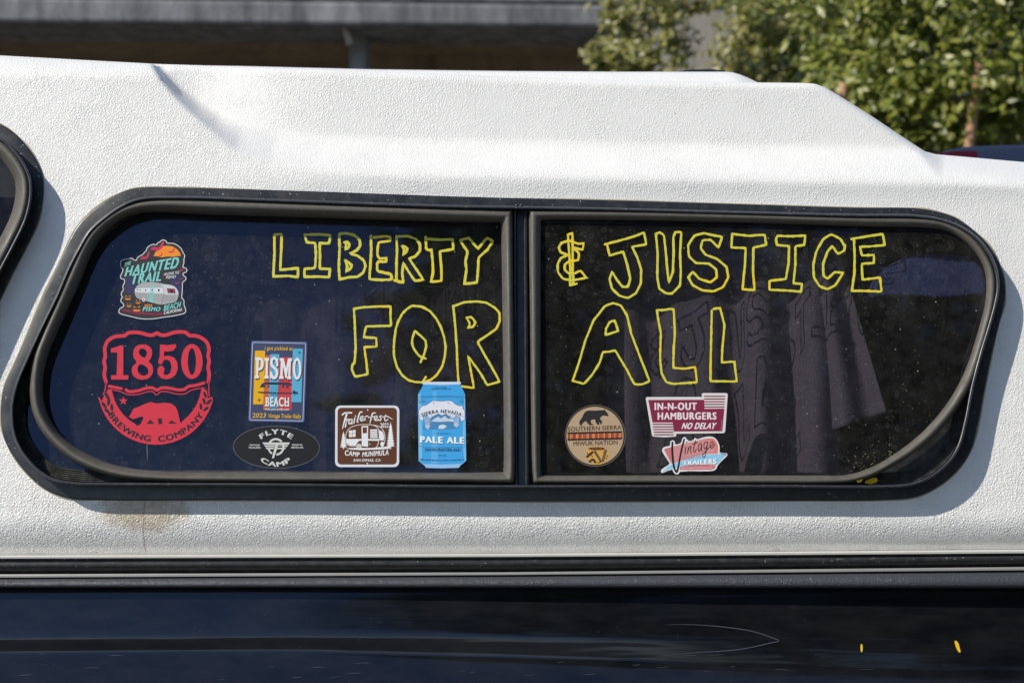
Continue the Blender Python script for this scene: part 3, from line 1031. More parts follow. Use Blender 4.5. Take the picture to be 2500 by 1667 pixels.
word('yellow outlined word ALL under the word JUSTICE, above the burger sticker', *O7, [
    [[(200, 995), (240, 880), (280, 740), (330, 620), (400, 530), (450, 510), (500, 525), (540, 590), (565, 700), (610, 820), (680, 998), (630, 1018), (585, 1018), (540, 930), (465, 805), (430, 815), (388, 815), (370, 880), (320, 960), (270, 1015), (200, 995)],
     [(405, 710), (408, 670), (430, 630), (462, 618), (485, 685), (405, 710)]],
    [[(725, 555), (770, 555), (800, 548), (830, 548), (838, 700), (830, 800), (828, 915), (900, 920), (965, 910), (975, 1005), (900, 1010), (830, 1015), (785, 1005), (755, 950), (745, 850), (750, 700), (735, 620), (725, 555)]],
    [[(1068, 555), (1065, 700), (1060, 900), (1060, 998), (1130, 998), (1225, 1000), (1215, 930), (1210, 875), (1130, 882), (1135, 780), (1148, 650), (1120, 540), (1080, 548)]],
], 6.2)

# ------------------------------------------------------------------ sticker 1: haunted trail
pr = Print(280, 580, 7.468)
OUT = [(110, 440), (150, 410), (230, 390), (310, 378), (345, 400), (365, 415), (395, 412), (410, 375), (450, 340), (510, 310), (545, 270), (580, 230), (590, 190), (640, 150), (700, 125), (755, 132), (790, 95), (830, 75), (860, 50), (900, 45), (940, 70), (955, 100), (1050, 105), (1130, 135), (1210, 200), (1250, 280), (1278, 330), (1262, 400), (1262, 460), (1245, 540), (1290, 555), (1318, 590), (1295, 635), (1250, 650), (1250, 690), (1290, 715), (1300, 755), (1270, 790), (1240, 815), (1235, 900), (1230, 1000), (1225, 1100), (1260, 1140), (1265, 1230), (1295, 1320), (1285, 1370), (1200, 1400), (1050, 1430), (900, 1450), (750, 1475), (600, 1485), (450, 1475), (300, 1440), (180, 1410), (90, 1380), (75, 1350), (100, 1290), (165, 1250), (150, 1200), (115, 1170), (120, 1110), (145, 1090), (120, 1050), (125, 1000), (155, 960), (150, 880), (175, 830), (175, 765), (120, 750), (105, 710), (130, 650), (150, 580), (120, 550), (108, 480)]
OC = cr(OUT, 3)
pr.poly(OC, (46, 46, 50), 0); pr.wallside(OC, (60, 60, 62), 0)
pr.stroke(OUT, 13, WHITE, 1, closed=True, smooth=3)
st1 = sticker(pr, 'die-cut haunted trail sticker with an orange moon and silver trailer, top left')
p = pr.sub()
TEAL = (125, 200, 196); MAG = (196, 45, 90); ORG = (240, 140, 35)
p.poly([(708, 338), (740, 270), (800, 200), (880, 158), (970, 148), (1060, 165), (1140, 215), (1190, 280), (1210, 335), (1120, 340), (1080, 352), (960, 345), (860, 362), (800, 345)], ORG, 2)
def bat(p, cx, cy, s, a, layer=3):
    pts = [(-1, .1), (-.75, -.2), (-.3, -.25), (-.1, -.1), (0, -.25), (.1, -.1), (.35, -.55), (.6, -.9), (.75, -1.0), (.7, -.55), (.55, -.2), (.3, .1), (.1, .15), (0, .35), (-.15, .15), (-.5, .2)]
    ca, sa = math.cos(a), math.sin(a)
    p.poly([(cx + s * (x * ca - y * sa), cy + s * (x * sa + y * ca)) for x, y in pts], MAG, layer)
bat(p, 790, 205, 145, 0); bat(p, 570, 365, 110, -.2); bat(p, 1045, 262, 70, -.1); bat(p, 850, 320, 50, -.5); bat(p, 1215, 600, 45, 0); bat(p, 1225, 755, 30, 0); bat(p, 1135, 835, 40, .4)
for k in range(16):
    x = 200 + (k % 8) * 24 + (0 if k < 8 else 830)
    p.stroke([(x, 700 + 20 * (k % 3) if k < 8 else 620 + 30 * (k % 3)), (x + 6, 850), (x - 4, 980 + 20 * (k % 4))], 11, (52, 58, 120), 2)
# trailer
p.poly([(365, 1000), (370, 950), (400, 890), (450, 845), (540, 820), (660, 812), (800, 822), (900, 850), (1000, 860), (1090, 890), (1150, 960), (1165, 1030), (1150, 1100), (1110, 1170), (1000, 1195), (845, 1222), (700, 1190), (560, 1150), (420, 1110), (380, 1060)], (168, 168, 170), 3, smooth=2)
p.poly([(368, 990), (372, 930), (640, 915), (885, 915), (895, 1020), (640, 1010)], (212, 214, 216), 4)
p.poly([(800, 825), (900, 852), (1000, 862), (1088, 892), (1148, 962), (1160, 1035), (900, 1035), (890, 930)], (200, 202, 204), 4)
for k in range(7): p.stroke([(900, 1060 + 18 * k), (1130 - 5 * k, 1060 + 15 * k)], 3, (120, 120, 124), 5)
for k in range(5): p.stroke([(385 + 6 * k, 1020 + 18 * k), (880, 1050 + 26 * k)], 3, (125, 125, 130), 5)
p.stroke([(800, 822), (870, 880), (895, 980), (885, 1120), (845, 1222)], 5, (70, 70, 75), 5, smooth=3)
p.poly([(655, 880), (715, 872), (700, 1190), (628, 1170)], TEAL, 5)
for (x, y, r) in ((410, 950, 20), (462, 955, 19), (562, 960, 24), (683, 955, 28), (803, 960, 34)):
    p.ell(x, y, r, r * 1.15, (225, 230, 238), 6, 16); p.ell(x, y, r * .55, r * .75, (40, 60, 110), 7, 14)
p.poly([(950, 922), (1100, 935), (1110, 1018), (968, 1012)], (80, 80, 84), 6); p.poly([(965, 935), (1088, 945), (1096, 1005), (980, 1000)], (170, 35, 60), 7)
p.poly([(1010, 945), (1055, 948), (1060, 1000), (1015, 1000)], (40, 25, 35), 8)
p.ell(528, 1135, 28, 34, (220, 220, 225), 7, 16); p.ell(528, 1135, 12, 15, (90, 90, 95), 8, 12)
def face(p, x, y, s):
    for sx in (-1, 1): p.poly([(x + sx * s * .75, y - s * .6), (x + sx * s * .2, y - s * .25), (x + sx * s * .7, y - s * .15)], ORG, 4)
    p.poly([(x - .1 * s, y), (x + .1 * s, y), (x, y - .2 * s)], ORG, 4)
    p.poly([(x - s, y + .15 * s), (x - .6 * s, y + .35 * s), (x - .3 * s, y + .25 * s), (x, y + .42 * s), (x + .3 * s, y + .25 * s), (x + .6 * s, y + .38 * s), (x + s, y + .1 * s), (x + .7 * s, y + .65 * s), (x + .2 * s, y + .75 * s), (x - .3 * s, y + .75 * s), (x - .75 * s, y + .6 * s)], ORG, 4)
face(p, 240, 1090, 60); face(p, 428, 1165, 52); face(p, 262, 1230, 48); face(p, 402, 1290, 76)
p.build('picture', st1)
p = pr.sub(); p.auto = st1
p.text('THE', (168, 532), (290, 492), 62, TEAL, 9, .03, .25)
p.text('HAUNTED', (165, 712), (1165, 552), 158, TEAL, 9, .055, .28, curve=-14, grow=1.22)
p.text('TRAIL', (278, 848), (850, 785), 170, TEAL, 9, .055, .25)
p.text('ALONG TO', (890, 694), (1175, 660), 48, WHITE, 9, .02, .3)
p.text('PISMO', (930, 752), (1112, 738), 48, WHITE, 9, .02, .3)
p.text('2024', (540, 1262), (688, 1258), 44, ORG, 9, .05)
p.text('PISMO', (500, 1338), (835, 1340), 72, TEAL, 9, .05, .28)
p.text('BEACH', (885, 1338), (1205, 1265), 96, TEAL, 9, .05, .2)
p.text('CALIFORNIA', (888, 1402), (1232, 1335), 52, WHITE, 9, .03, .2)
p.text('WWW.TRAILERFESTRALLY.COM', (140, 1340), (875, 1412), 40, MAG, 9, .02, .1, curve=22)
p.build('lettering', st1)

# ------------------------------------------------------------------ sticker 2: 1850 brewing company
RED = (208, 48, 66); DK = (26, 30, 44)
p = Print(230, 800, 5.2267)
p.stroke([(152, 692), (128, 600), (140, 500), (126, 432), (142, 360), (134, 270), (165, 180), (240, 122), (330, 105), (390, 100), (430, 68), (520, 58), (600, 68), (690, 93), (750, 93), (800, 68), (850, 93), (920, 92), (1010, 62), (1100, 52), (1170, 62), (1215, 98), (1290, 102), (1370, 130), (1440, 190), (1465, 280), (1453, 360), (1468, 430), (1453, 500), (1468, 590), (1455, 690)], 46, RED, 0, smooth=3)
p.stroke([(150, 690), (140, 780), (118, 850)], 14, RED, 0); p.stroke([(1460, 680), (1462, 780), (1466, 870)], 14, RED, 0)
p.stroke([(190, 745), (345, 775)], 36, RED, 0)
p.stroke([(405, 790), (440, 812), (560, 802), (660, 770), (740, 765), (800, 793), (860, 765), (960, 770), (1060, 790), (1150, 785), (1200, 748), (1290, 735), (1400, 703)], 38, RED, 0, smooth=3)
p.stroke([(200, 785), (350, 818), (420, 850), (560, 850), (680, 815), (745, 815), (795, 855), (850, 815), (930, 815), (1060, 845), (1160, 840), (1240, 795), (1390, 765)], 13, RED, 0, smooth=3)
band = [(45, 875), (75, 900), (95, 940), (130, 850), (180, 780), (220, 790), (232, 870), (260, 970), (330, 1100), (430, 1200), (520, 1255), (560, 1262), (1105, 1235), (1200, 1160), (1290, 1030), (1345, 900), (1370, 780), (1410, 750), (1440, 800), (1450, 900), (1505, 878), (1532, 905), (1480, 1060), (1380, 1220), (1200, 1375), (1000, 1462), (780, 1490), (550, 1460), (350, 1370), (200, 1235), (105, 1080)]
arc_out = [(788 + 748 * math.sin(R(a)), 740 + 750 * math.cos(R(a))) for a in np.arange(76, -81, -4)]
arc_in = [(795 + 575 * math.sin(R(a)), 705 + 590 * math.cos(R(a))) for a in np.arange(-78, -24, 5)] + [(560, 1262), (1105, 1235)] + [(795 + 575 * math.sin(R(a)), 705 + 590 * math.cos(R(a))) for a in np.arange(35, 83, 5)]
band = [(45, 875), (75, 900), (95, 940), (130, 850), (180, 780), (218, 790)] + [q for q in arc_in] + [(1370, 780), (1410, 750), (1440, 800), (1450, 900), (1505, 878)] + [q for q in arc_out if q[1] > 880]
p.poly(band, RED, 0)
for (x, y, a, r) in ((165, 870, 1.1, 52), (155, 800, 2.2, 34), (125, 985, .9, 50), (185, 945, 1.7, 50), (165, 1060, .7, 48), (225, 1015, 1.5, 48),
                     (1425, 775, .9, 42), (1415, 855, 1.2, 44), (1465, 945, 2.3, 48), (1402, 935, 1.3, 46), (1425, 1035, 2.5, 44), (1362, 1005, 1.5, 44)):
    p.ell(x, y, r, r * .42, DK, 1, 12, rot=a)
p.text('1850', (0, 0), (1, 0), 0.001, RED, 0) if False else None
p.poly([(213, 265), (280, 245), (330, 225), (372, 225), (370, 605), (438, 605), (435, 660), (215, 660), (218, 605), (286, 605), (296, 315), (213, 315)], RED, 0)
p.poly([(620, 213), (690, 230), (735, 280), (738, 340), (720, 395), (695, 428), (735, 470), (752, 540), (735, 600), (690, 645), (620, 662), (550, 650), (500, 610), (478, 550), (492, 490), (540, 440), (505, 380), (497, 320), (515, 260), (560, 222)], RED, 0,
       [[(615, 265), (655, 282), (672, 330), (645, 383), (592, 355), (570, 310), (585, 275)], [(598, 465), (660, 495), (692, 545), (675, 595), (620, 610), (570, 580), (553, 530), (565, 485)]], smooth=3)
p.poly([(840, 212), (935, 222), (1040, 208), (1046, 245), (1010, 290), (945, 303), (893, 300), (888, 362), (950, 355), (1020, 380), (1060, 440), (1067, 520), (1040, 600), (980, 645), (920, 658), (850, 640), (812, 590), (805, 530), (830, 490), (870, 485), (898, 520), (892, 560), (880, 590), (930, 605), (975, 570), (988, 500), (970, 430), (930, 405), (890, 412), (865, 460), (840, 470), (815, 445), (820, 410), (835, 370)], RED, 0)
p.ell(1247, 430, 137, 223, RED, 0, 36, hole=(52, 170))
st = []
for k in range(10):
    a = -math.pi / 2 + k * math.pi / 5; r = 57 if k % 2 == 0 else 24
    st.append((372 + r * math.cos(a), 932 + r * math.sin(a)))
p.poly(st, RED, 0)
p.poly([(440, 1135), (475, 1085), (500, 1030), (520, 1025), (560, 1010), (650, 970), (720, 945), (790, 965), (900, 955), (980, 965), (1040, 1010), (1065, 1060), (1080, 1130), (1095, 1190), (1110, 1225), (1100, 1262), (560, 1262), (545, 1256), (590, 1230), (630, 1150), (610, 1128), (545, 1150), (490, 1168), (475, 1150)], RED, .5)
for t in ([(665, 1225), (715, 1170), (770, 1225)], [(810, 1155), (865, 1155), (868, 1228), (822, 1228)], [(940, 1220), (985, 1180), (1060, 1225)]): p.poly(t, DK, 1.5)
st2 = sticker(p, 'red cut-out decal reading 1850 with a walking bear, on the left pane')
q = p.sub()
q.arc('BREWING', 788, 742, 712, -60, -4, 74, DK, 2.5, .05)
q.arc('COMPANY', 788, 742, 712, 2, 60, 74, DK, 2.5, .05)
q.build('lettering', st2)

# ------------------------------------------------------------------ sticker 3: pickled at pismo beach
def rrect(x0, y0, x1, y1, r, sk=0.0, n=4):
    """rounded rectangle; sk shifts x per unit of y"""
    pts = []
    for cx, cy, a0 in ((x1 - r, y0 + r, -90), (x1 - r, y1 - r, 0), (x0 + r, y1 - r, 90), (x0 + r, y0 + r, 180)):
        for k in range(n + 1):
            a = R(a0 + 90 * k / n)
            pts.append((cx + r * math.cos(a), cy + r * math.sin(a)))
    return [(x + sk * (y - y0), y) for x, y in pts]
pr = Print(600, 820, 7.125)
O = [(x, y + (x - 100) * .021) for x, y in rrect(96, 82, 1068, 1482, 30, -.036)]
pr.poly(O, (84, 96, 140), 0); pr.wallside(O, (84, 96, 140), 0)
I2 = [(x, y + (x - 100) * .021) for x, y in rrect(118, 112, 1040, 1456, 30, -.036)]
pr.stroke(I2 + [I2[0]], 9, (190, 198, 222), 1)
pr.poly([(x, y + (x - 100) * .021) for x, y in rrect(124, 118, 1034, 1450, 26, -.036)], (60, 68, 100), .5)
st3 = sticker(pr, 'navy rally sticker with coloured bars and white PISMO BEACH lettering')
p = pr.sub()
BL = (84, 168, 204)
p.poly(rrect(160, 255, 338, 1188, 18, -.035), (226, 170, 10), 2)
p.poly(rrect(336, 338, 440, 1282, 14, -.035), (200, 92, 42), 2.2)
p.poly(rrect(428, 315, 583, 1248, 14, -.035), BL, 2.4)
p.poly(rrect(583, 372, 822, 1288, 14, -.028), (196, 58, 60), 2.3)
p.poly(rrect(820, 220, 993, 1150, 18, -.028), BL, 2.5)
NV = (44, 50, 74)
p.poly([(205, 985), (215, 968), (420, 972), (805, 985), (810, 1010), (430, 1000), (270, 998)], NV, 4)
p.poly([(245, 900), (262, 850), (300, 815), (360, 800), (760, 808), (808, 850), (805, 862), (560, 850), (330, 848), (290, 868), (265, 905)], NV, 4)
for (x0, y0, x1, y1) in ((285, 858, 345, 895), (380, 862, 412, 893), (628, 862, 672, 900), (702, 865, 748, 905)): p.poly([(x0, y0), (x1, y0), (x1, y1), (x0, y1)], NV, 4)
for k in range(3): p.stroke([(430, 885 + 26 * k), (610, 888 + 26 * k)], 4, NV, 4)
for x in (462, 535): p.ell(x, 1010, 28, 28, NV, 5, 18); p.ell(x, 1010, 15, 15, BL, 6, 14)
p.poly([(815, 942), (905, 978), (912, 1012), (815, 1008)], NV, 4); p.stroke([(852, 1010), (852, 1045)], 7, NV, 4)
for (cx, cy, r) in ((934, 290, 38), (232, 1112, 44)):
    s8 = []
    for k in range(8):
        a = k * math.pi / 4 + (0.3 if cx > 900 else 0); rr = r if k % 2 == 0 else r * .28
        s8.append((cx + rr * math.cos(a), cy + rr * math.sin(a)))
    p.poly(s8, NV, 4)
p.build('picture', st3)
p = pr.sub(); p.auto = st3
def slabword(p, dx, dy, rgb, ly):
    f = lambda pts: [(x + dx, y + dy) for x, y in pts]
    p.poly(f([(168, 372), (240, 372), (290, 392), (312, 450), (312, 520), (292, 575), (240, 602), (218, 600), (216, 688), (230, 690), (228, 738), (158, 738), (160, 690), (176, 688), (184, 425), (168, 422)]), rgb, ly, [f([(228, 418), (252, 425), (270, 460), (268, 515), (250, 550), (222, 556)])])
    p.poly(f([(330, 378), (405, 382), (404, 432), (388, 433), (382, 690), (398, 692), (396, 742), (322, 740), (324, 692), (340, 690), (348, 430), (330, 428)]), rgb, ly)
    p.stroke(f([(548, 515), (545, 460), (520, 400), (490, 385), (455, 410), (445, 460), (460, 520), (510, 570), (540, 620), (535, 690), (500, 730), (465, 715), (440, 640)]), [34, 38, 44, 46, 46, 46, 46, 46, 46, 34], rgb, ly, smooth=3)
    p.poly(f([(538, 395), (562, 395), (560, 512), (540, 512)]), rgb, ly + .2); p.poly(f([(422, 620), (442, 618), (440, 745), (420, 745)]), rgb, ly + .2)
    p.poly(f([(592, 385), (660, 386), (700, 560), (735, 386), (805, 388), (803, 438), (785, 440), (775, 700), (788, 702), (786, 752), (718, 750), (720, 702), (736, 700), (742, 520), (712, 730), (690, 730), (648, 520), (642, 698), (658, 700), (656, 748), (580, 744), (582, 698), (598, 696), (610, 435), (592, 433)]), rgb, ly)
    p.ell(893 + dx, 570 + dy, 75, 192, rgb, ly, 32, hole=(32, 142), rot=0)
slabword(p, 10, 22, NV, 7)
slabword(p, 0, 0, WHITE, 8.5)
p.text('BEACH', (338, 1218), (768, 1222), 150, WHITE, 9, .05, 0, shadow=(8, 10, NV))
for x in (352, 470, 715): p.poly([(x - 22, 1200), (x + 22, 1200), (x + 22, 1220), (x - 22, 1220)], WHITE, 10.2)
p.text('www.pismorally.com', (332, 1288), (762, 1292), 38, WHITE, 9, .02)
YL = (228, 178, 40)
p.text('i got pickled at', (325, 242), (815, 250), 62, YL, 9, .012, .12)
p.text('2023', (112, 1418), (355, 1418), 76, YL, 9, .012, .12)
p.text('Vintage Trailer Rally', (385, 1418), (962, 1432), 68, YL, 9, .015, .15)
p.build('lettering', st3)

# ------------------------------------------------------------------ sticker 4: black oval
pr = Print(550, 800, 4.126)
n = 48
el = [(514 + 434 * math.cos(2 * math.pi * k / n), 1202 + 212 * math.sin(2 * math.pi * k / n) + 6 * math.cos(2 * math.pi * k / n)) for k in range(n)]
pr.poly(el, (24, 24, 25), 0); pr.wallside(el, (90, 90, 92), 0)
pr.stroke(el + [el[0]], 3.5, (120, 122, 126), .5)
st4 = sticker(pr, 'black oval sticker with white winged emblem, under the navy rally sticker')
p = pr.sub()
GW = (205, 205, 200)
ring = [(512 + 80 * math.sin(a), 1198 - 80 * math.cos(a)) for a in [R(x) for x in range(-70, 190, 10)]]
p.stroke([(510 + 76 * math.sin(R(x)), 1198 - 78 * math.cos(R(x))) for x in range(-52, 46, 8)], 20, GW, 1)
p.stroke([(510 + 76 * math.sin(R(x)), 1198 - 78 * math.cos(R(x))) for x in range(70, 180, 10)], 20, GW, 1)
p.stroke([(510 + 76 * math.sin(R(x)), 1198 - 78 * math.cos(R(x))) for x in range(215, 252, 9)], 18, GW, 1)
p.poly([(373, 1154), (650, 1154), (640, 1176), (535, 1176), (490, 1312), (470, 1312), (505, 1176), (390, 1176)], GW, 1.4)
p.poly([(390, 1182), (500, 1182), (496, 1198), (404, 1198)], GW, 1.4); p.poly([(404, 1204), (492, 1204), (488, 1221), (418, 1221)], GW, 1.4)
p.poly([(536, 1182), (632, 1182), (622, 1198), (590, 1198), (588, 1190), (536, 1190)], GW, 1.4); p.poly([(522, 1206), (612, 1206), (602, 1221), (515, 1221)], GW, 1.4)
p.build('emblem', st4)
p = pr.sub(); p.auto = st4
p.arc('FLYTE', 512, 1330, 248, -39, 39, 46, GW, 2, .05, top=True, ry=262)
p.arc('CAMP', 510, 1090, 262, -38, 38, 46, GW, 2, .05, ry=306)
for s_, x0, x1, y in (('VINTAGE', 242, 350, 1188), ('TRAILERS', 233, 357, 1214), ('MADE IN', 672, 778, 1186), ('BEND,OR', 665, 788, 1212)):
    p.text(s_, (x0, y), (x1, y), 16, GW, 2, .04)
p.build('lettering', st4)

# ------------------------------------------------------------------ sticker 5: brown camp sign
pr = Print(780, 900, 5.6)
O = rrect(216, 502, 1092, 1342, 70, -.004)
pr.poly(O, (214, 216, 224), 0); pr.wallside(O, (214, 216, 224), 0)
pr.poly(rrect(248, 532, 1060, 1308, 52, -.004), (92, 52, 28), .5)
st5 = sticker(pr, 'brown and white camp sign sticker with a trailer between two pines')
p = pr.sub()
W = (226, 226, 228)
def pine(p, cx, top, bot, wmax, n=6):
    L_, R_ = [], []
    H = bot - top
    for k in range(n):
        y = top + H * (.1 + .8 * (k + 1) / n); w_ = wmax * (.25 + .75 * (k + 1) / n)
        L_.append((cx - w_ * .5, y - H * .06)); L_.append((cx - w_, y)); R_.append((cx + w_ * .5, y - H * .06)); R_.append((cx + w_, y))
    p.poly([(cx, top)] + R_ + [(cx + 8, bot - H * .09), (cx + 8, bot), (cx - 8, bot), (cx - 8, bot - H * .09)] + L_[::-1], W, 1.5)
pine(p, 328, 850, 1095, 50); pine(p, 972, 725, 1095, 62, 8)
p.stroke([(365, 1000), (358, 930), (375, 860), (430, 800), (530, 768), (640, 762), (730, 770), (790, 800), (815, 880), (812, 980), (790, 1050), (765, 1082)], 8, W, 1.5, smooth=3)
p.stroke([(740, 768), (820, 790), (870, 840), (895, 920), (890, 1000), (870, 1050)], 8, W, 1.5, smooth=3)
p.stroke([(365, 1000), (380, 1040), (420, 1055), (500, 1058)], 7, W, 1.5)
p.poly([(362, 958), (575, 958), (575, 980), (540, 985), (510, 1020), (498, 1048), (420, 1048), (375, 1020)], W, 1.5)
p.poly([(665, 958), (810, 958), (806, 985), (665, 980)], W, 1.5)
p.poly([(575, 785), (665, 780), (663, 1065), (578, 1055)], W, 2, [[(590, 802), (650, 798), (648, 880), (592, 882)]])
p.poly([(402, 845), (494, 834), (492, 928), (404, 934)], W, 2); p.stroke([(450, 838), (448, 930)], 5, (92, 52, 28), 3); p.stroke([(402, 888), (494, 882)], 5, (92, 52, 28), 3)
p.poly([(692, 830), (788, 826), (796, 945), (692, 945)], W, 2)
for k in range(4): p.stroke([(690, 852 + 24 * k), (796, 852 + 24 * k)], 6, (92, 52, 28), 3)
p.poly([(815, 835), (865, 860), (885, 920), (880, 980), (822, 975)], W, 2)
p.ell(540, 1060, 34, 34, W, 3, 20); p.ell(540, 1060, 20, 20, (92, 52, 28), 4, 16); p.ell(540, 1060, 13, 13, W, 5, 12)
p.poly([(360, 1085), (500, 1080), (700, 1082), (960, 1060), (985, 1090), (800, 1102), (560, 1110), (430, 1102)], W, 1.5)
p.ell(858, 1030, 26, 36, W, 3, 14); p.ell(660, 563, 10, 10, W, 2, 12); p.ell(655, 1292, 10, 10, W, 2, 12); p.ell(687, 1030, 8, 8, W, 3, 10)
p.build('picture', st5)
p = pr.sub(); p.auto = st5
sw = lambda pts, w_: p.stroke(pts, w_, W, 6, smooth=4)
sw([(312, 628), (340, 606), (380, 600), (440, 602)], 20); sw([(378, 604), (350, 690), (330, 760), (314, 820)], [24, 24, 18, 10])
sw([(372, 690), (366, 740), (352, 795)], 17); sw([(366, 738), (380, 700), (402, 685)], 15)
sw([(440, 690), (408, 700), (404, 750), (430, 745), (446, 690), (444, 755)], 15)
sw([(482, 672), (470, 742)], 16); p.ell(492, 646, 10, 10, W, 6, 10)
sw([(588, 592), (560, 590), (530, 660), (518, 728), (530, 728)], [12, 18, 18, 16, 12])
sw([(565, 692), (595, 670), (592, 648), (566, 656), (556, 690), (572, 712), (612, 694)], 14)
sw([(628, 650), (622, 700)], 15); sw([(622, 672), (640, 648), (664, 646)], 14)
sw([(770, 604), (730, 606), (706, 680), (688, 748)], [10, 18, 18, 9]); sw([(668, 666), (745, 652)], 12)
sw([(760, 690), (790, 666), (782, 646), (760, 652), (752, 690), (772, 708), (808, 690)], 14)
sw([(848, 642), (824, 650), (842, 680), (832, 706), (808, 702)], 14)
sw([(905, 630), (890, 690), (905, 712), (935, 690)], 14); sw([(862, 660), (920, 648), (998, 690)], [12, 14, 7])
p.text('2022', (828, 802), (946, 802), 60, W, 7, .03, .05)
p.text('CAMP', (340, 1180), (552, 1202), 72, W, 7, .045, .12, grow=.8)
p.text('MUNIMULA', (580, 1202), (952, 1176), 62, W, 7, .045, .08, grow=1.15)
p.text('SAN DIMAS, CA', (462, 1266), (842, 1266), 36, W, 7, .025, .2)
p.build('lettering', st5)

# ------------------------------------------------------------------ sticker 6: blue can
pr = Print(1010, 930, 7.129, .0009)
CB = (62, 160, 222)
can = [(148, 45), (155, 12), (820, 12), (822, 48), (808, 60), (830, 100), (870, 180), (892, 225), (898, 420), (908, 900), (915, 1385), (880, 1415), (820, 1460), (785, 1508), (500, 1518), (218, 1510), (180, 1460), (120, 1418), (85, 1390), (80, 900), (72, 420), (76, 225), (100, 180), (140, 120), (165, 65)]
pr.poly(can, CB, 0); pr.wallside(can, (150, 170, 190), 0)
pr.poly([(150, 42), (158, 14), (818, 14), (820, 46), (806, 56), (500, 66), (180, 58)], (206, 212, 226), .6)
pr.poly([(120, 1418), (182, 1440), (500, 1452), (820, 1440), (880, 1415), (820, 1460), (785, 1506), (500, 1514), (218, 1508), (180, 1460)], (150, 190, 226), .6)
st6 = sticker(pr, 'blue beer can shaped sticker reading PALE ALE, beside the brown camp sticker')
p = pr.sub()
# printed highlights of the can artwork
LB = (118, 184, 226)
p.poly([(80, 230), (128, 225), (150, 850), (140, 1400), (90, 1385), (82, 900)], LB, 1)
p.poly([(880, 235), (892, 235), (912, 1380), (880, 1405), (850, 1000)], LB, 1)
p.poly([(330, 180), (400, 180), (420, 1440), (300, 1440), (320, 900)], (88, 172, 226), 1)
CW = (220, 222, 232); CN = (38, 52, 88)
ban = [(95, 500), (140, 430), (200, 425), (260, 390), (330, 340), (400, 345), (490, 350), (590, 340), (660, 345), (720, 400), (790, 430), (850, 425), (855, 480), (890, 520), (890, 660), (830, 710), (800, 620), (740, 600), (680, 650), (620, 610), (560, 570), (490, 600), (430, 570), (360, 600), (290, 650), (230, 600), (175, 600), (165, 700), (90, 650), (85, 520)]
p.poly(ban, CW, 3); p.stroke(ban + [ban[0]], 6, CN, 4)
p.poly([(290, 650), (360, 602), (430, 575), (490, 603), (560, 575), (620, 612), (690, 655), (760, 700), (780, 820), (560, 842), (350, 842), (150, 830), (200, 720)], (70, 130, 180), 2)
p.poly([(300, 700), (380, 640), (430, 620), (480, 650), (540, 605), (600, 660), (660, 640), (720, 710), (600, 700), (450, 710)], (190, 205, 220), 2.5)
p.poly([(440, 770), (520, 755), (580, 790), (520, 830), (430, 830)], (205, 216, 226), 2.5)
for (cx, cy) in ((240, 790), (740, 760)):
    for k in range(14):
        a = k * 2.4; r_ = 11 * math.sqrt(k + .3)
        p.ell(cx + r_ * math.cos(a), cy + r_ * math.sin(a), 11, 11, (200, 210, 226), 5, 8)
    for k in range(5): p.stroke([(cx - 30 + 18 * k, cy - 40), (cx - 55 + 24 * k, cy - 170)], 9, (198, 206, 226), 5)
for (cx, cy) in ((362, 380), (620, 380), (322, 598), (665, 592), (120, 615), (868, 610)):
    p.stroke([(cx + (4 + 5 * k) * math.cos(k * .8), cy + (4 + 5 * k) * math.sin(k * .8)) for k in range(6)], 5, (96, 88, 140), 5, smooth=2)
for y in (265, 285): p.stroke([(95, y + 4), (500, y - 6), (890, y + 4)], 5, CN, 3, smooth=4)
p.stroke([(90, 1132), (170, 1140), (200, 1160), (190, 1215), (820, 1215), (820, 1160), (850, 1140), (905, 1132)], 5, CN, 3); p.stroke([(205, 1152), (815, 1152)], 4, CN, 3)
p.build('picture', st6)
p = pr.sub(); p.auto = st6
p.arc('SIERRA NEVADA', 490, 1500, 945, -21.5, 21.5, 58, CN, 6, .045, top=True)
p.text('FAMILY OWNED,', (372, 118), (578, 118), 15, CN, 6, .02); p.text('OPERATED & ARGUED OVER', (305, 144), (652, 144), 16, CN, 6, .02)
p.text('CAN CONDITIONED', (385, 920), (610, 920), 14, CN, 6, .02); p.stroke([(342, 912), (370, 912)], 3, CN, 6); p.stroke([(625, 912), (655, 912)], 3, CN, 6)
p.text('PALE ALE', (100, 1068), (898, 1088), 108, (235, 240, 244), 6, .07, shadow=(4, 9, CN))
p.text('HANDCRAFTED ALE', (200, 1205), (805, 1206), 36, CN, 6, .03)
p.text('12 FL. OZ.', (430, 1304), (572, 1304), 20, CN, 6, .03)
p.text('SIERRA NEVADA BREWING CO., CHICO, CA & MILLS RIVER, NC', (105, 1372), (888, 1372), 20, CN, 6, .02, curve=16)
p.text('Finest', (92, 345), (160, 340), 18, CN, 6, .01, .2); p.text('Ingredients', (85, 380), (215, 362), 18, CN, 6, .01, .2)
p.text('Finest', (815, 335), (872, 342), 18, CN, 6, .01, .2); p.text('Quality', (800, 368), (880, 380), 18, CN, 6, .01, .2)
p.build('lettering', st6)

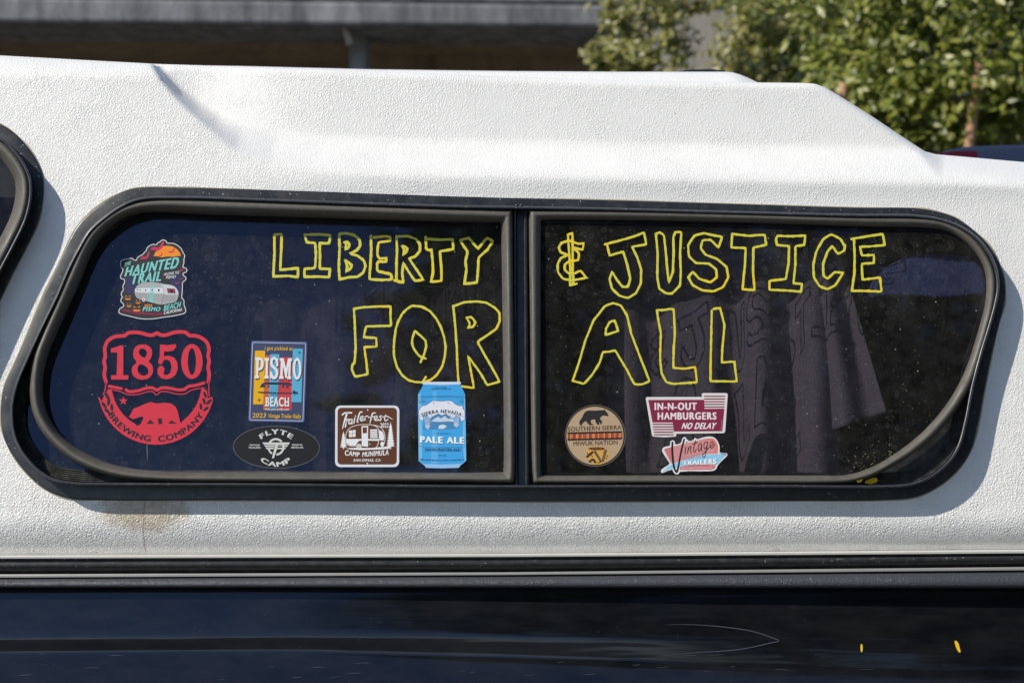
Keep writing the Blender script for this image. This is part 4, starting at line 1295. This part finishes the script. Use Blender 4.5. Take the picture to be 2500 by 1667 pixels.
# ------------------------------------------------------------------ sticker 7: round tan
pr = Print(1370, 980, 9.5)
n = 56
def circ(cx, cy, rx, ry): return [(cx + rx * math.cos(2 * math.pi * k / n), cy + ry * math.sin(2 * math.pi * k / n)) for k in range(n)]
pr.poly(circ(790, 792, 704, 716), (110, 100, 88), 0); pr.wallside(circ(790, 792, 704, 716), (150, 140, 125), 0)
pr.poly(circ(788, 790, 690, 702), (34, 30, 28), .4)
pr.poly(circ(784, 792, 662, 672), (178, 152, 122), .8)
st7 = sticker(pr, 'round tan sticker with a black bear above a woven basket')
p = pr.sub()
p.poly([(418, 480), (440, 430), (490, 360), (530, 270), (580, 220), (650, 205), (800, 210), (900, 200), (980, 198), (1005, 180), (1030, 215), (1060, 250), (1100, 320), (1085, 342), (1020, 325), (970, 325), (920, 360), (900, 405), (950, 450), (948, 500), (920, 530), (900, 520), (905, 485), (880, 480), (890, 535), (850, 540), (800, 480), (790, 415), (740, 415), (690, 430), (690, 500), (755, 535), (740, 548), (660, 545), (610, 500), (580, 450), (540, 470), (480, 520), (492, 550), (440, 555)], (42, 40, 40), 2)
for (y0, y1) in ((0, 0), (152, 150)):
    top = [(145 + k * 26, 712 + y0 - k * .6 + (6 if k % 2 else -6)) for k in range(50)]
    bot = [(145 + k * 26, 752 + y0 - k * .6 + (7 if k % 3 else -4)) for k in range(50)]
    p.poly(top + bot[::-1], (34, 28, 40), 2)
cols4 = [(206, 96, 34), (150, 60, 30), (60, 34, 30), (226, 150, 96), (186, 72, 36)]
for k in range(84):
    x = 152 + k * 15.1
    p.poly([(x, 750 - k * .3), (x + 13, 750 - k * .3), (x + 10 + (k % 3) * 3, 866 - k * .3), (x - 2, 866 - k * .3)], cols4[(k * 7 + k // 5) % 5], 1.5 + .01 * (k % 2))
bk = [(620, 1075), (700, 1052), (850, 1045), (980, 1055), (1030, 1085), (1050, 1110), (1090, 1140), (1108, 1230), (1085, 1320), (1020, 1400), (930, 1450), (800, 1458), (700, 1420), (620, 1340), (570, 1250), (560, 1180), (585, 1120)]
p.poly(bk, (206, 156, 70), 2, smooth=2)
p.ell(825, 1092, 200, 38, (120, 78, 40), 3)
DB = (56, 44, 46)
for (x0, y0, x1, y1, n_) in ((740, 1160, 590, 1290, 4), (780, 1150, 930, 1390, 6), (1040, 1120, 960, 1390, 6), (650, 1400, 740, 1330, 2), (740, 1330, 800, 1420, 2)):
    for k in range(n_):
        t = (k + .5) / n_; x = x0 + (x1 - x0) * t; y = y0 + (y1 - y0) * t
        p.poly([(x - 36, y - 14), (x + 6, y - 34), (x + 38, y + 2), (x + 8, y + 34), (x - 20, y + 26)], DB, 4 + .02 * k)
for (x, y) in ((610, 1200), (640, 1240), (1070, 1260), (1050, 1320), (860, 1420), (900, 1405), (690, 1230), (720, 1270), (990, 1180), (1010, 1230)):
    p.poly([(x - 20, y - 10), (x + 4, y - 22), (x + 22, y + 2), (x - 4, y + 20)], DB, 4.6)
p.stroke([(800, 1160), (880, 1290), (945, 1400)], 8, (170, 150, 140), 5); p.stroke([(1035, 1140), (1000, 1260), (960, 1380)], 8, (170, 150, 140), 5)
for (x, y) in ((700, 1085), (860, 1078), (960, 1095), (780, 1110)): p.poly([(x - 28, y - 10), (x + 10, y - 22), (x + 30, y + 14), (x - 10, y + 22)], (40, 34, 34), 4)
p.build('picture', st7)
p = pr.sub(); p.auto = st7
TK = (66, 44, 36)
p.text('SOUTHERN SIERRA', (148, 690), (1402, 645), 98, TK, 5, .012, 0)
p.text('MIWUK NATION', (275, 1025), (1328, 992), 98, TK, 5, .012, 0)
p.build('lettering', st7)

# ------------------------------------------------------------------ sticker 8: maroon burger sign
pr = Print(1350, 940, 5.113)
MR = (128, 38, 66); MW = (214, 208, 208)
O = [(1170, 148), (1860, 146), (1856, 112), (1872, 98), (2165, 98), (2182, 116), (2150, 580), (2132, 598), (1540, 606), (1536, 640), (1400, 650), (1250, 640), (1236, 625), (1158, 165)]
pr.poly(O, MW, 0); pr.wallside(O, MW, 0)
pr.poly([(1190, 184), (1888, 182), (1892, 295), (2140, 292), (2115, 575), (1506, 578), (1496, 466), (1242, 466)], MR, .6)
for k in range(5):
    y = 132 + 33.5 * k; pr.poly([(1886 + k, y), (2150 - 2 * k, y), (2149 - 2 * k, y + 15), (1887 + k, y + 15)], MR, .7)
    y = 480 + 32.5 * k; pr.poly([(1242 + 5 * k, y), (1497 + 2 * k, y), (1498 + 2 * k, y + 15), (1244 + 5 * k, y + 15)], MR, .8)
st8 = sticker(pr, 'maroon and white stepped burger sign sticker with two striped corners')
p = pr.sub(); p.auto = st8
p.text('IN-N-OUT', (1262, 308), (1806, 306), 86, (226, 214, 218), 2, .06)
p.text('HAMBURGERS', (1300, 428), (2052, 426), 86, (226, 214, 218), 2, .055)
p.text('NO DELAY', (1598, 544), (2025, 544), 74, (232, 222, 226), 2, .05, .35)
p.text('2018 In-N-Out', (2108, 566), (2116, 432), 14, (200, 150, 165), 2, .0, 0, up=(-1, 0))
p.build('lettering', st8)

# ------------------------------------------------------------------ sticker 9: pink and blue boomerang
pr = Print(1600, 1060, 12.379)
O = [(165, 1110), (200, 1050), (300, 980), (430, 890), (380, 790), (280, 640), (210, 520), (205, 460), (240, 400), (330, 365), (440, 335), (450, 230), (480, 190), (540, 180), (585, 210), (600, 300), (770, 260), (800, 170), (830, 100), (870, 78), (920, 95), (945, 150), (985, 165), (1010, 205), (1150, 170), (1180, 120), (1220, 110), (1260, 150), (1430, 95), (1600, 65), (1750, 80), (1850, 160), (1920, 290), (1948, 420), (1942, 545), (2130, 565), (2175, 590), (2170, 640), (2050, 760), (1890, 930), (1840, 1040), (1740, 1100), (1400, 1112), (740, 1128), (715, 1180), (650, 1210), (580, 1180), (530, 1110), (510, 1060), (250, 1150), (190, 1160)]
OC = cr(O, 2)
pr.poly(OC, (220, 220, 222), 0); pr.wallside(OC, (220, 220, 222), 0)
st9 = sticker(pr, 'pink and pale blue boomerang-shaped trailer sticker, lowest under the maroon one')
p = pr.sub()
PK = (206, 138, 138)
p.poly([(262, 470), (290, 430), (900, 270), (1500, 130), (1650, 112), (1770, 130), (1850, 230), (1895, 360), (1885, 585), (1500, 600), (820, 790), (480, 890)], PK, 1)
p.poly([(270, 480), (300, 432), (480, 390), (470, 820)], (198, 112, 116), 1.4)
p.poly([(1500, 140), (1650, 118), (1765, 135), (1845, 235), (1888, 365), (1880, 580), (1780, 560), (1790, 380), (1720, 230)], (212, 124, 110), 1.4)
p.poly([(740, 1075), (740, 985), (1000, 935), (1400, 905), (1830, 930), (1800, 1020), (1700, 1068)], (202, 118, 122), 1)
p.poly([(205, 1125), (400, 960), (660, 850), (1000, 750), (1500, 620), (1960, 590), (2110, 640), (1870, 905), (1400, 900), (1000, 930), (700, 980), (450, 1050)], (142, 194, 224), 2)
p.poly([(1935, 562), (2130, 580), (2160, 605), (2130, 638), (1990, 600)], (128, 132, 176), 3)
p.build('picture', st9)
p = pr.sub(); p.auto = st9
BK = (34, 32, 36)
p.stroke([(515, 240), (510, 400), (515, 600), (540, 850), (580, 1040), (640, 1135), (690, 1000), (740, 720), (800, 420), (870, 145)], [56, 60, 66, 62, 56, 60, 50, 56, 50], BK, 4, smooth=4)
sv = lambda pts, w_: p.stroke(pts, w_, BK, 5, smooth=4)
sv([(925, 375), (905, 480), (895, 590)], 26); p.ell(948, 232, 18, 22, BK, 5, 10, rot=.4)
sv([(1000, 400), (985, 480), (975, 575)], 24); sv([(985, 480), (1040, 370), (1080, 360), (1060, 480), (1085, 575)], 22)
sv([(1215, 180), (1160, 400), (1150, 490), (1185, 535), (1240, 440)], 22); sv([(1130, 300), (1270, 240)], 22)
sv([(1390, 270), (1330, 290), (1295, 400), (1320, 510), (1370, 430), (1400, 290), (1395, 470), (1430, 500)], 22)
sv([(1570, 220), (1500, 240), (1465, 340), (1490, 440), (1545, 380), (1580, 230), (1540, 480), (1480, 690), (1440, 690), (1430, 620), (1520, 510), (1625, 390)], 22)
sv([(1660, 390), (1745, 260), (1720, 210), (1665, 270), (1650, 370), (1700, 420), (1800, 290)], 22)
p.text('CAMPER', (825, 765), (1380, 690), 98, (60, 62, 80), 4, .05, .05); p.text('CAMPER', (830, 758), (1372, 684), 86, (206, 170, 176), 5, .01, .05)
p.text('TRAILERS', (825, 922), (1855, 890), 92, (238, 240, 244), 4, .055, .03, grow=1.75, shadow=(10, 14, (30, 50, 70)))
p.text('www.VintageCamperTrailers.com', (805, 1030), (1720, 1015), 34, (232, 214, 216), 4, .015)
p.build('lettering', st9)

# ------------------------------------------------------------------ marks on the vehicle
def blot(name, pts, off, parent, mat='splash', th=.0006):
    c = np.array(pts, float); c = cr(c, 3)
    v = [wall(q[0], q[1], off - th) for q in c] + [wall(q[0], q[1], off + .0002) for q in c]
    n = len(c)
    tr = tessellate_polygon([[Vector((q[0], q[1], 0)) for q in c]])
    f = [tuple(t) for t in tr] + [(i, (i + 1) % n, n + (i + 1) % n, n + i) for i in range(n)]
    return mesh(name, v, f, M[mat], parent)


def body_off(px, py):
    """depth offset of the body skin at a pixel"""
    ys = [q[0] for q in prof]; os_ = [q[1] for q in prof]
    k = max(0.0, min(1.0, (px - 700) / 1700))
    yy = [y + cshift(px, y, k) for y in ys]
    oo = [o * (1 - .5 * k) if 1545 < y < 1650 else o for y, o in zip(ys, os_)]
    return float(np.interp(py, yy, oo)) + YB + .005 + .013 * k


blot('paint_splash', [(2331, 1563), (2338, 1566), (2343, 1580), (2345, 1592), (2340, 1590), (2333, 1576)], body_off(2338, 1578) - .0008, body)
blot('paint_splash', [(2102, 1571), (2105, 1572), (2105, 1590), (2102, 1590)], body_off(2103, 1580) - .0008, body)
blot('paint_splash', [(2091, 1173), (2104, 1162), (2107, 1166), (2104, 1174), (2096, 1178)], -.0272, win)
blot('paint_splash', [(2110, 1176), (2140, 1165), (2142, 1175), (2122, 1181)], -.0125, win)
blot('paint_splash', [(2233, 1085), (2240, 1081), (2243, 1084), (2237, 1089)], -.0275, win)
# the long curved scuff and some scratches on the paint
m, nt, b = nodes('scuffed_paint', .6, (.042, .046, .064)); M['scuff'] = m
def scratch(pts, w_, name='scratch'):
    P_ = cr(np.array(pts, float), 8, False)
    v, f = [], []
    n = len(P_)
    for sg in (-1, 1):
        for i, q in enumerate(P_):
            ww = w_ * .5 * min(1, min(i, n - 1 - i) / (n * .25) + .15)
            v.append(wall(q[0], q[1] + sg * ww, body_off(q[0], q[1]) - .0011))
    for i in range(n - 1): f.append((i, i + 1, n + i + 1, n + i))
    return mesh(name, v, f, M['scuff'], body)
scratch([(1625, 1524), (1690, 1524), (1770, 1530), (1840, 1541), (1885, 1556), (1902, 1563), (1880, 1569), (1800, 1585), (1700, 1592), (1600, 1601)], 2.6)
for k in range(26):
    x = rng.uniform(0, 2400); y = rng.uniform(1590, 1660); l_ = rng.uniform(12, 46)
    scratch([(x, y), (x + l_ * .5, y - rng.uniform(-1, 2)), (x + l_, y - rng.uniform(-1, 3))], rng.uniform(.8, 1.8))
v, f = [], []
for k in range(150):
    cx, cy = (rng.normal(2125, 22), 1158 - abs(rng.normal(0, 34))) if k < 80 else ((rng.normal(2176, 4), rng.normal(1112, 12)) if k < 118 else (rng.uniform(2050, 2260), rng.uniform(850, 1130)))
    if not inpoly(np.array([cx]), np.array([cy]), pair(GR)[1])[0]: continue
    r_ = rng.uniform(.3, 1.25); b0 = len(v)
    for q in range(5): v.append(wall(cx + r_ * math.cos(q * 1.257), cy + r_ * 1.3 * math.sin(q * 1.257), -HR - .0002))
    f.append(tuple(range(b0, b0 + 5)))
o = mesh('paint_specks', v, f, M['specks'], win); o['kind'] = 'stuff'
# thin grey line on the glass under the red decal
blot('thin_line', [(358, 1084), (360, 1084), (361, 1120), (360, 1124), (358, 1110)], -.0004, win, 'scuff', .0002)

# ------------------------------------------------------------------ inside: curtains and cloth
def drape(name, x0, x1, ytop, ybot, fn, mat, label, cat, nx=140, ny=60, thick=.002, clip=None, group=None):
    v, f = [], []
    for j in range(ny + 1):
        for i in range(nx + 1):
            u = i / nx; w_ = j / ny
            px = x0 + (x1 - x0) * u
            yt = ytop(u) if callable(ytop) else ytop; yb = ybot(u) if callable(ybot) else ybot
            py = yt + (yb - yt) * w_
            dxp, o = fn(u, w_)
            v.append(wall(px + dxp, py, o))
    for j in range(ny):
        for i in range(nx):
            a = j * (nx + 1) + i
            f.append((a, a + 1, a + nx + 2, a + nx + 1))
    o = mesh(name, v, f, M[mat], None, True)
    sd = o.modifiers.new('thickness', 'SOLIDIFY'); sd.thickness = thick
    tag(o, label, cat, group)
    return o


def folds(seed, amp, freqs):
    r = random.Random(seed)
    ph = [r.uniform(0, 6.28) for _ in freqs]
    am = [r.uniform(.6, 1.0) for _ in freqs]

    def fn(u, w_):
        o = 0
        for k, fq in enumerate(freqs):
            o += am[k] * math.sin(fq * 6.283 * (u + .035 * math.sin(2.2 * w_ + ph[k])) + ph[k]) / (1 + k * .5)
        o = math.copysign(abs(o) ** .8, o)
        return 14 * w_ * math.sin(3 * u + seed), .050 + .05 * (1 - u) ** 2 + amp * (.35 + .65 * w_) * o
    return fn


drape('curtain', 1480, 2050, lambda u: 640 - 62 * math.sin(u * 2.9) , 1200, folds(3, .025, (3.7, 4.9)), 'curtain',
      'plum grey fleece curtain hanging in folds behind the right pane', 'curtain')
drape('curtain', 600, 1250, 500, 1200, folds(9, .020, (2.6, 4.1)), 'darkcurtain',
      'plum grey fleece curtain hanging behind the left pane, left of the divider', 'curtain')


def tail(u, w_):
    return (-28 + 118 * w_ * (.35 + .65 * u) - 30 * (1 - u) * (1 - w_)) if True else 0, .034 + .012 * math.sin(u * 9 + w_ * 1.6) + .010 * (1 - w_)


drape('cloth_end', 2008, 2075, lambda u: 596 + 6 * u, lambda u: 1055 - 50 * u, tail, 'curtain',
      'loose fleece end with a slanting hem beside the right curtain', 'cloth', 40, 50)
# blue bundle near the right end
v, f = [], []
nx, ny = 60, 24
for j in range(ny + 1):
    for i in range(nx + 1):
        u = i / nx; w_ = j / ny
        a = math.pi * u
        px = 2270 - 150 * math.cos(a)
        top = 720 - (98 * math.sin(a) ** .85 * (1 - .16 * math.cos(a + .2)))
        py = 722 + (top - 722) * math.sin(w_ * math.pi / 2)
        v.append(wall(px, py + 3 * math.sin(u * 14), .003 + .012 * (1 - math.cos(w_ * math.pi / 2)) + .003 * math.sin(u * 17 + w_ * 5)))
for j in range(ny):
    for i in range(nx):
        a = j * (nx + 1) + i
        f.append((a, a + 1, a + nx + 2, a + nx + 1))
o = mesh('blue_bundle', v, f, M['bluecloth'], None, True)
o.modifiers.new('thickness', 'SOLIDIFY').thickness = .004
tag(o, 'rounded blue fleece bundle inside the right end of the window', 'blanket')

# ------------------------------------------------------------------ background: concrete structure
brd = empty('concrete_bridge', (0, 16, 0))
tag(brd, 'grey concrete overpass with a dark recess below its beam, behind the roof', 'bridge')
def pxbox(name, x0, x1, yt0, yb0, y0, y1, mat, parent, yt1=None, yb1=None):
    """box whose front face fills the given picture rectangle at distance y0"""
    a = at(x0, yt0, y0); b_ = at(x1, yt0 if yt1 is None else yt1, y0); c = at(x0, yb0, y0); d = at(x1, yb0 if yb1 is None else yb1, y0)
    v = [a, b_, d, c] + [(q[0], y1, q[2]) for q in (a, b_, d, c)]
    f = [(0, 3, 2, 1), (4, 5, 6, 7), (0, 1, 5, 4), (3, 7, 6, 2), (0, 4, 7, 3), (1, 2, 6, 5)]
    o = mesh(name, v, f, M[mat], parent)
    bv = o.modifiers.new('edge', 'BEVEL'); bv.width = .04; bv.segments = 2
    return o
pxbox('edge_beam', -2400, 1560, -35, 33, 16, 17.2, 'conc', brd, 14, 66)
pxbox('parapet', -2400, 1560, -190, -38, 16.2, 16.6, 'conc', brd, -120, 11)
pxbox('deck', -2400, 1560, -110, 25, 17.2, 27, 'concdark', brd, -60, 60)
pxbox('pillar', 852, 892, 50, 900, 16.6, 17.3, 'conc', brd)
pxbox('inner_wall', 905, 1560, 62, 900, 19.5, 27, 'concdark', brd)
pxbox('back_wall', -2400, 905, 40, 1000, 26, 26.5, 'concdark', brd)
# drain bracket at the pillar head
v, f = [], []
for k in range(9):
    a = k / 8 * 1.6
    p_ = at(832 + 22 * math.sin(a), 56 + 55 * (k / 8), 16.3)
    for q in range(6):
        v.append((p_[0] + .05 * math.cos(q * 1.047), 16.3 + .05 * math.sin(q * 1.047), p_[2]))
for k in range(8):
    for q in range(6):
        f.append((k * 6 + q, k * 6 + (q + 1) % 6, k * 6 + 6 + (q + 1) % 6, k * 6 + 6 + q))
mesh('drain_pipe', v, f, M['concwarm'], brd, True)
wl = pxbox('retaining_wall', 1572, 3400, -70, 900, 15, 15.6, 'concwarm', None)
tag(wl, 'pale streaked concrete wall standing between the two blurred trees', 'wall')

# ------------------------------------------------------------------ trees
def crown(name, blobs, count, size, mat, parent, seed, upbias=.3):
    r = np.random.default_rng(seed)
    tot = sum(b_[6] for b_ in blobs)
    C = []
    for (cx, cy, cz, rx, ry, rz, wgt) in blobs:
        k = int(count * wgt / tot)
        d = r.normal(size=(k, 3)); d /= np.linalg.norm(d, axis=1)[:, None]
        rad = r.uniform(.35, 1.0, (k, 1)) ** .6
        # clumps: pull leaves toward random twig centres
        c = d * rad
        nt_ = max(4, k // 22)
        tw = c[r.integers(0, k, nt_)]
        idx = r.integers(0, nt_, k)
        c = tw[idx] + r.normal(0, .11, (k, 3))
        C.append(c * np.array([rx, ry, rz]) + np.array([cx, cy, cz]))
    C = np.vstack(C); k = len(C)
    nrm = r.normal(size=(k, 3)) * .55 + np.array([-.60, -.55, .40 + upbias]) * (1 if upbias > 0 else 0); nrm /= np.linalg.norm(nrm, axis=1)[:, None]
    t = np.cross(nrm, r.normal(size=(k, 3))); t /= np.linalg.norm(t, axis=1)[:, None]
    b2 = np.cross(nrm, t)
    s_ = size * r.uniform(.6, 1.25, (k, 1))
    p0 = C - t * s_; p2 = C + t * s_
    p1 = C + b2 * s_ * .48 + nrm * s_ * .12; p3 = C - b2 * s_ * .48 + nrm * s_ * .12
    V = np.stack([p0, p1, p2, p3], 1).reshape(-1, 3)
    me = bpy.data.meshes.new(name)
    me.vertices.add(k * 4); me.vertices.foreach_set('co', V.ravel())
    me.loops.add(k * 6); me.polygons.add(k * 2)
    base_ = np.arange(k)[:, None] * 4
    me.loops.foreach_set('vertex_index', (base_ + np.array([0, 1, 2, 0, 2, 3])).ravel().astype(np.int32))
    me.polygons.foreach_set('loop_start', np.arange(0, k * 6, 3, dtype=np.int32))
    me.polygons.foreach_set('loop_total', np.full(k * 2, 3, dtype=np.int32))
    me.materials.append(M[mat]); me.update(); me.validate()
    return link(name, me, parent)


def limb_mesh(name, segs, mat, parent):
    v, f = [], []
    for (p0, p1, r0, r1) in segs:
        p0 = Vector(p0); p1 = Vector(p1); d = (p1 - p0).normalized()
        a = d.orthogonal().normalized(); b_ = d.cross(a); base_ = len(v)
        n = 4
        for k in range(n + 1):
            c = p0.lerp(p1, k / n) + a * (.03 * math.sin(k * 2.1)) * (p1 - p0).length * .5 * (0 if k in (0, n) else 1)
            rr = r0 + (r1 - r0) * k / n
            for q in range(8): v.append(tuple(c + (a * math.cos(q * .785) + b_ * math.sin(q * .785)) * rr))
        for k in range(n):
            for q in range(8):
                f.append((base_ + k * 8 + q, base_ + k * 8 + (q + 1) % 8, base_ + k * 8 + 8 + (q + 1) % 8, base_ + k * 8 + 8 + q))
    return mesh(name, v, f, M[mat], parent, True)


def tree(label, trunk_px, y, blobs_px, count, leaf, mat, seed, trunk_r=.1, group=None):
    base = at(trunk_px, 400, y)
    root = empty('leafy_tree', (base[0], y, 0))
    tag(root, label, 'tree', group)
    bl = []
    for (px, py, yy, rx, ry, rz, w_) in blobs_px:
        p_ = at(px, py, yy); bl.append((p_[0], p_[1], p_[2], rx, ry, rz, w_))
    top = max(b_[2] for b_ in bl)
    segs = [((base[0], y, 0), (base[0], y, top * .7), trunk_r, trunk_r * .6)]
    for b_ in bl: segs.append(((base[0], y, b_[2] * .62), (b_[0], b_[1], b_[2]), trunk_r * .45, trunk_r * .12))
    limb_mesh('trunk', segs, 'bark', root)
    crown('crown', bl, count, leaf, mat, root, seed)
    return root


# pixel size at depth y is S*(D+y)/D
tree('small loose green tree in front of the grey overpass, leftmost of the blurred trees', 1610, 10.5,
     [(1590, 150, 10.5, .36, .7, .9, 1.6), (1560, 70, 10.6, .40, .5, .35, .7), (1510, 150, 10.4, .28, .4, .26, .6)  , (1680, -22, 11.5, .75, .4, .20, .7), (1600, 420, 10.5, .9, .7, 1.0, 1.0)], 3900, .055, 'olive', 21, .06)
tree('olive green blurred tree between the pale concrete wall and the big bright tree', 1880, 12.5,
     [(1935, 130, 12.5, .75, .9, .8, 1.9), (1870, 190, 12.4, .42, .8, .6, .8), (1930, 300, 12.3, 1.0, .8, 1.0, 1.2), (1930, -70, 12.8, 1.1, .9, .45, 1.0), (1960, 0, 12.9, .8, .9, 1.0, 1.0)], 11000, .060, 'olive', 22, .09)
tree('large bright green tree with glossy leaves filling the upper right corner', 2330, 8.6,
     [(2250, 150, 8.6, .95, .9, 1.0, 2.2), (2420, 60, 8.4, .95, .9, .9, 2.0), (2110, 60, 8.8, .50, .7, .8, 1.3), (2110, 200, 8.6, .40, .6, .5, .8), (2460, 260, 8.9, .9, .8, 1.0, 1.6), (2200, 330, 8.5, .60, .7, .7, 1.2), (2600, 120, 8.7, 1.0, .9, 1.6, 1.4), (2300, 420, 8.8, 1.1, .8, .8, 1.0), (2300, -120, 8.6, 1.6, 1.0, .7, 1.3)], 17500, .050, 'leaf', 23, .07)
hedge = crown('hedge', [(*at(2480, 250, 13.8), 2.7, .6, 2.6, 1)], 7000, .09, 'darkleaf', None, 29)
tag(hedge, 'dark green hedge behind the bright tree', 'hedge')
# wooden stakes with a rubber tie
def stake(x0, y0, x1, y1, y, r_, label):
    a = Vector(at(x0, y0, y)); b_ = Vector(at(x1, y1, y)); d = (b_ - a).normalized()
    foot = a + d * ((0 - a.z) / d.z)
    o = limb_mesh('tree_stake', [(tuple(a), tuple(foot), r_, r_)], 'stake', None)
    tag(o, label, 'stake', 'wooden stakes holding the tree')
    return o
sk = stake(2393, 150, 2368, 380, 7.9, .035, 'brown wooden stake with a black rubber tie, in the right tree')
stake(2062, 205, 2054, 260, 8.2, .04, 'short visible piece of brown stake just above the sloping end of the roof')
a = at(2388, 226, 7.84); b_ = at(2322, 240, 7.9)
limb_mesh('rubber_tie', [(a, b_, .022, .022)], 'black', sk)

# ------------------------------------------------------------------ blue car beyond the shell
car = empty('parked_car', (2.2, 1.9, 0))
tag(car, 'blue car with a dark red lamp showing behind the sloping end of the roof', 'car')
cp = at(2300, 392, 2.0)
X0 = at(2292, 392, 2.0)[0]
ztop = at(2450, 349, 2.0)[2]
prof_c = [(-.02, ztop - .75), (0, ztop - .12), (.006, ztop - .03), (.035, ztop - .012), (.08, ztop - .003), (.20, ztop + .002), (1.2, ztop + .01), (2.0, ztop - .02), (2.6, ztop - .3), (3.5, ztop - .42), (3.7, ztop - .75)]
v, f = [], []
widths = [(-0.85, .03), (-.83, .006), (-.6, 0), (.6, 0), (.83, .006), (.85, .03)]
for (x, z) in prof_c:
    for (w_, dz) in widths:
        v.append((X0 + x, 2.85 + w_, z - dz))
nw = len(widths)
for i in range(len(prof_c) - 1):
    for k in range(nw - 1):
        a = i * nw + k
        f.append((a, a + nw, a + nw + 1, a + 1))
bb = len(v)
for (x, z) in prof_c:
    v.append((X0 + x, 1.98, .35)); v.append((X0 + x, 3.72, .35))
for i in range(len(prof_c) - 1):
    f.append((i * nw, bb + i * 2, bb + i * 2 + 2, (i + 1) * nw)); f.append((i * nw + nw - 1, (i + 1) * nw + nw - 1, bb + i * 2 + 3, bb + i * 2 + 1))
mesh('car_body', v, f, M['carblue'], car, True)
lamp = [at(x, y, 1.965) for x, y in ((2292, 375), (2330, 369), (2380, 369), (2388, 373), (2386, 386), (2290, 386))]
v = lamp + [(q[0], 2.03, q[2]) for q in lamp]
f = [(0, 5, 4, 3, 2, 1)] + [(i, (i + 1) % 6, 6 + (i + 1) % 6, 6 + i) for i in range(6)]
mesh('tail_light', v, f, M['redlens'], car)
for wx in (.6, 2.9):
    v, f = [], []
    for sy in (1.97, 2.17):
        for k in range(20): v.append((X0 + wx + .33 * math.cos(k * .314), sy, .33 + .33 * math.sin(k * .314)))
    f = [tuple(range(20)), tuple(reversed(range(20, 40)))] + [(k, (k + 1) % 20, 20 + (k + 1) % 20, 20 + k) for k in range(20)]
    mesh('wheel', v, f, M['black'], car)

# low black vent on the roof
c = at(1708, 178, .62); v, f = [], []
for (sx, dz) in ((-.060, -.02), (-.045, -.003), (-.02, .001), (.02, .002), (.045, -.001), (.060, -.02)):
    for y in (.60, .72): v.append((c[0] + sx, y, c[2] + dz + .001))
for i in range(5): f.append((i * 2, i * 2 + 2, i * 2 + 3, i * 2 + 1))
f.append((0, 2, 4, 6, 8, 10)); f.append((11, 9, 7, 5, 3, 1))
mesh('roof_vent', v, f, M['black'], shell)

# ------------------------------------------------------------------ street side seen only in reflections: trees across the road
def street_tree(x, y, h, w_, seed, label, blobs=None):
    root = empty('street_tree', (x, y, 0))
    tag(root, label, 'tree')
    limb_mesh('trunk', [((x, y, 0), (x, y, h * .5), .25, .15)], 'bark', root)
    crown('crown', blobs or [(x, y, h * .55, w_, w_ * .8, h * .45, 3), (x + w_ * .4, y, h * .8, w_ * .7, w_ * .7, h * .3, 1.5), (x - w_ * .35, y + .5, h * .45, w_ * .6, w_ * .6, h * .3, 1)], 5200, .34, 'darkleaf', root, seed)
street_tree(3.4, -14, 15, 3.9, 41, 'tall dark tree across the street, nearest the divider in the reflection',
            [(2.5, -14, 10.2, 4.3, 3, 3.6, 3), (4.2, -14, 6, 3.9, 3, 3.0, 2.2), (1.4, -14.5, 13, 2.6, 2.4, 2.2, 1.2), (5, -14, 3, 3.4, 3, 2.4, 1.5)])
street_tree(9.5, -15, 16, 4.5, 42, 'broad dark tree across the street, second in the reflection')
street_tree(16, -13, 14, 4.5, 43, 'dark tree across the street at the far right of the reflection')
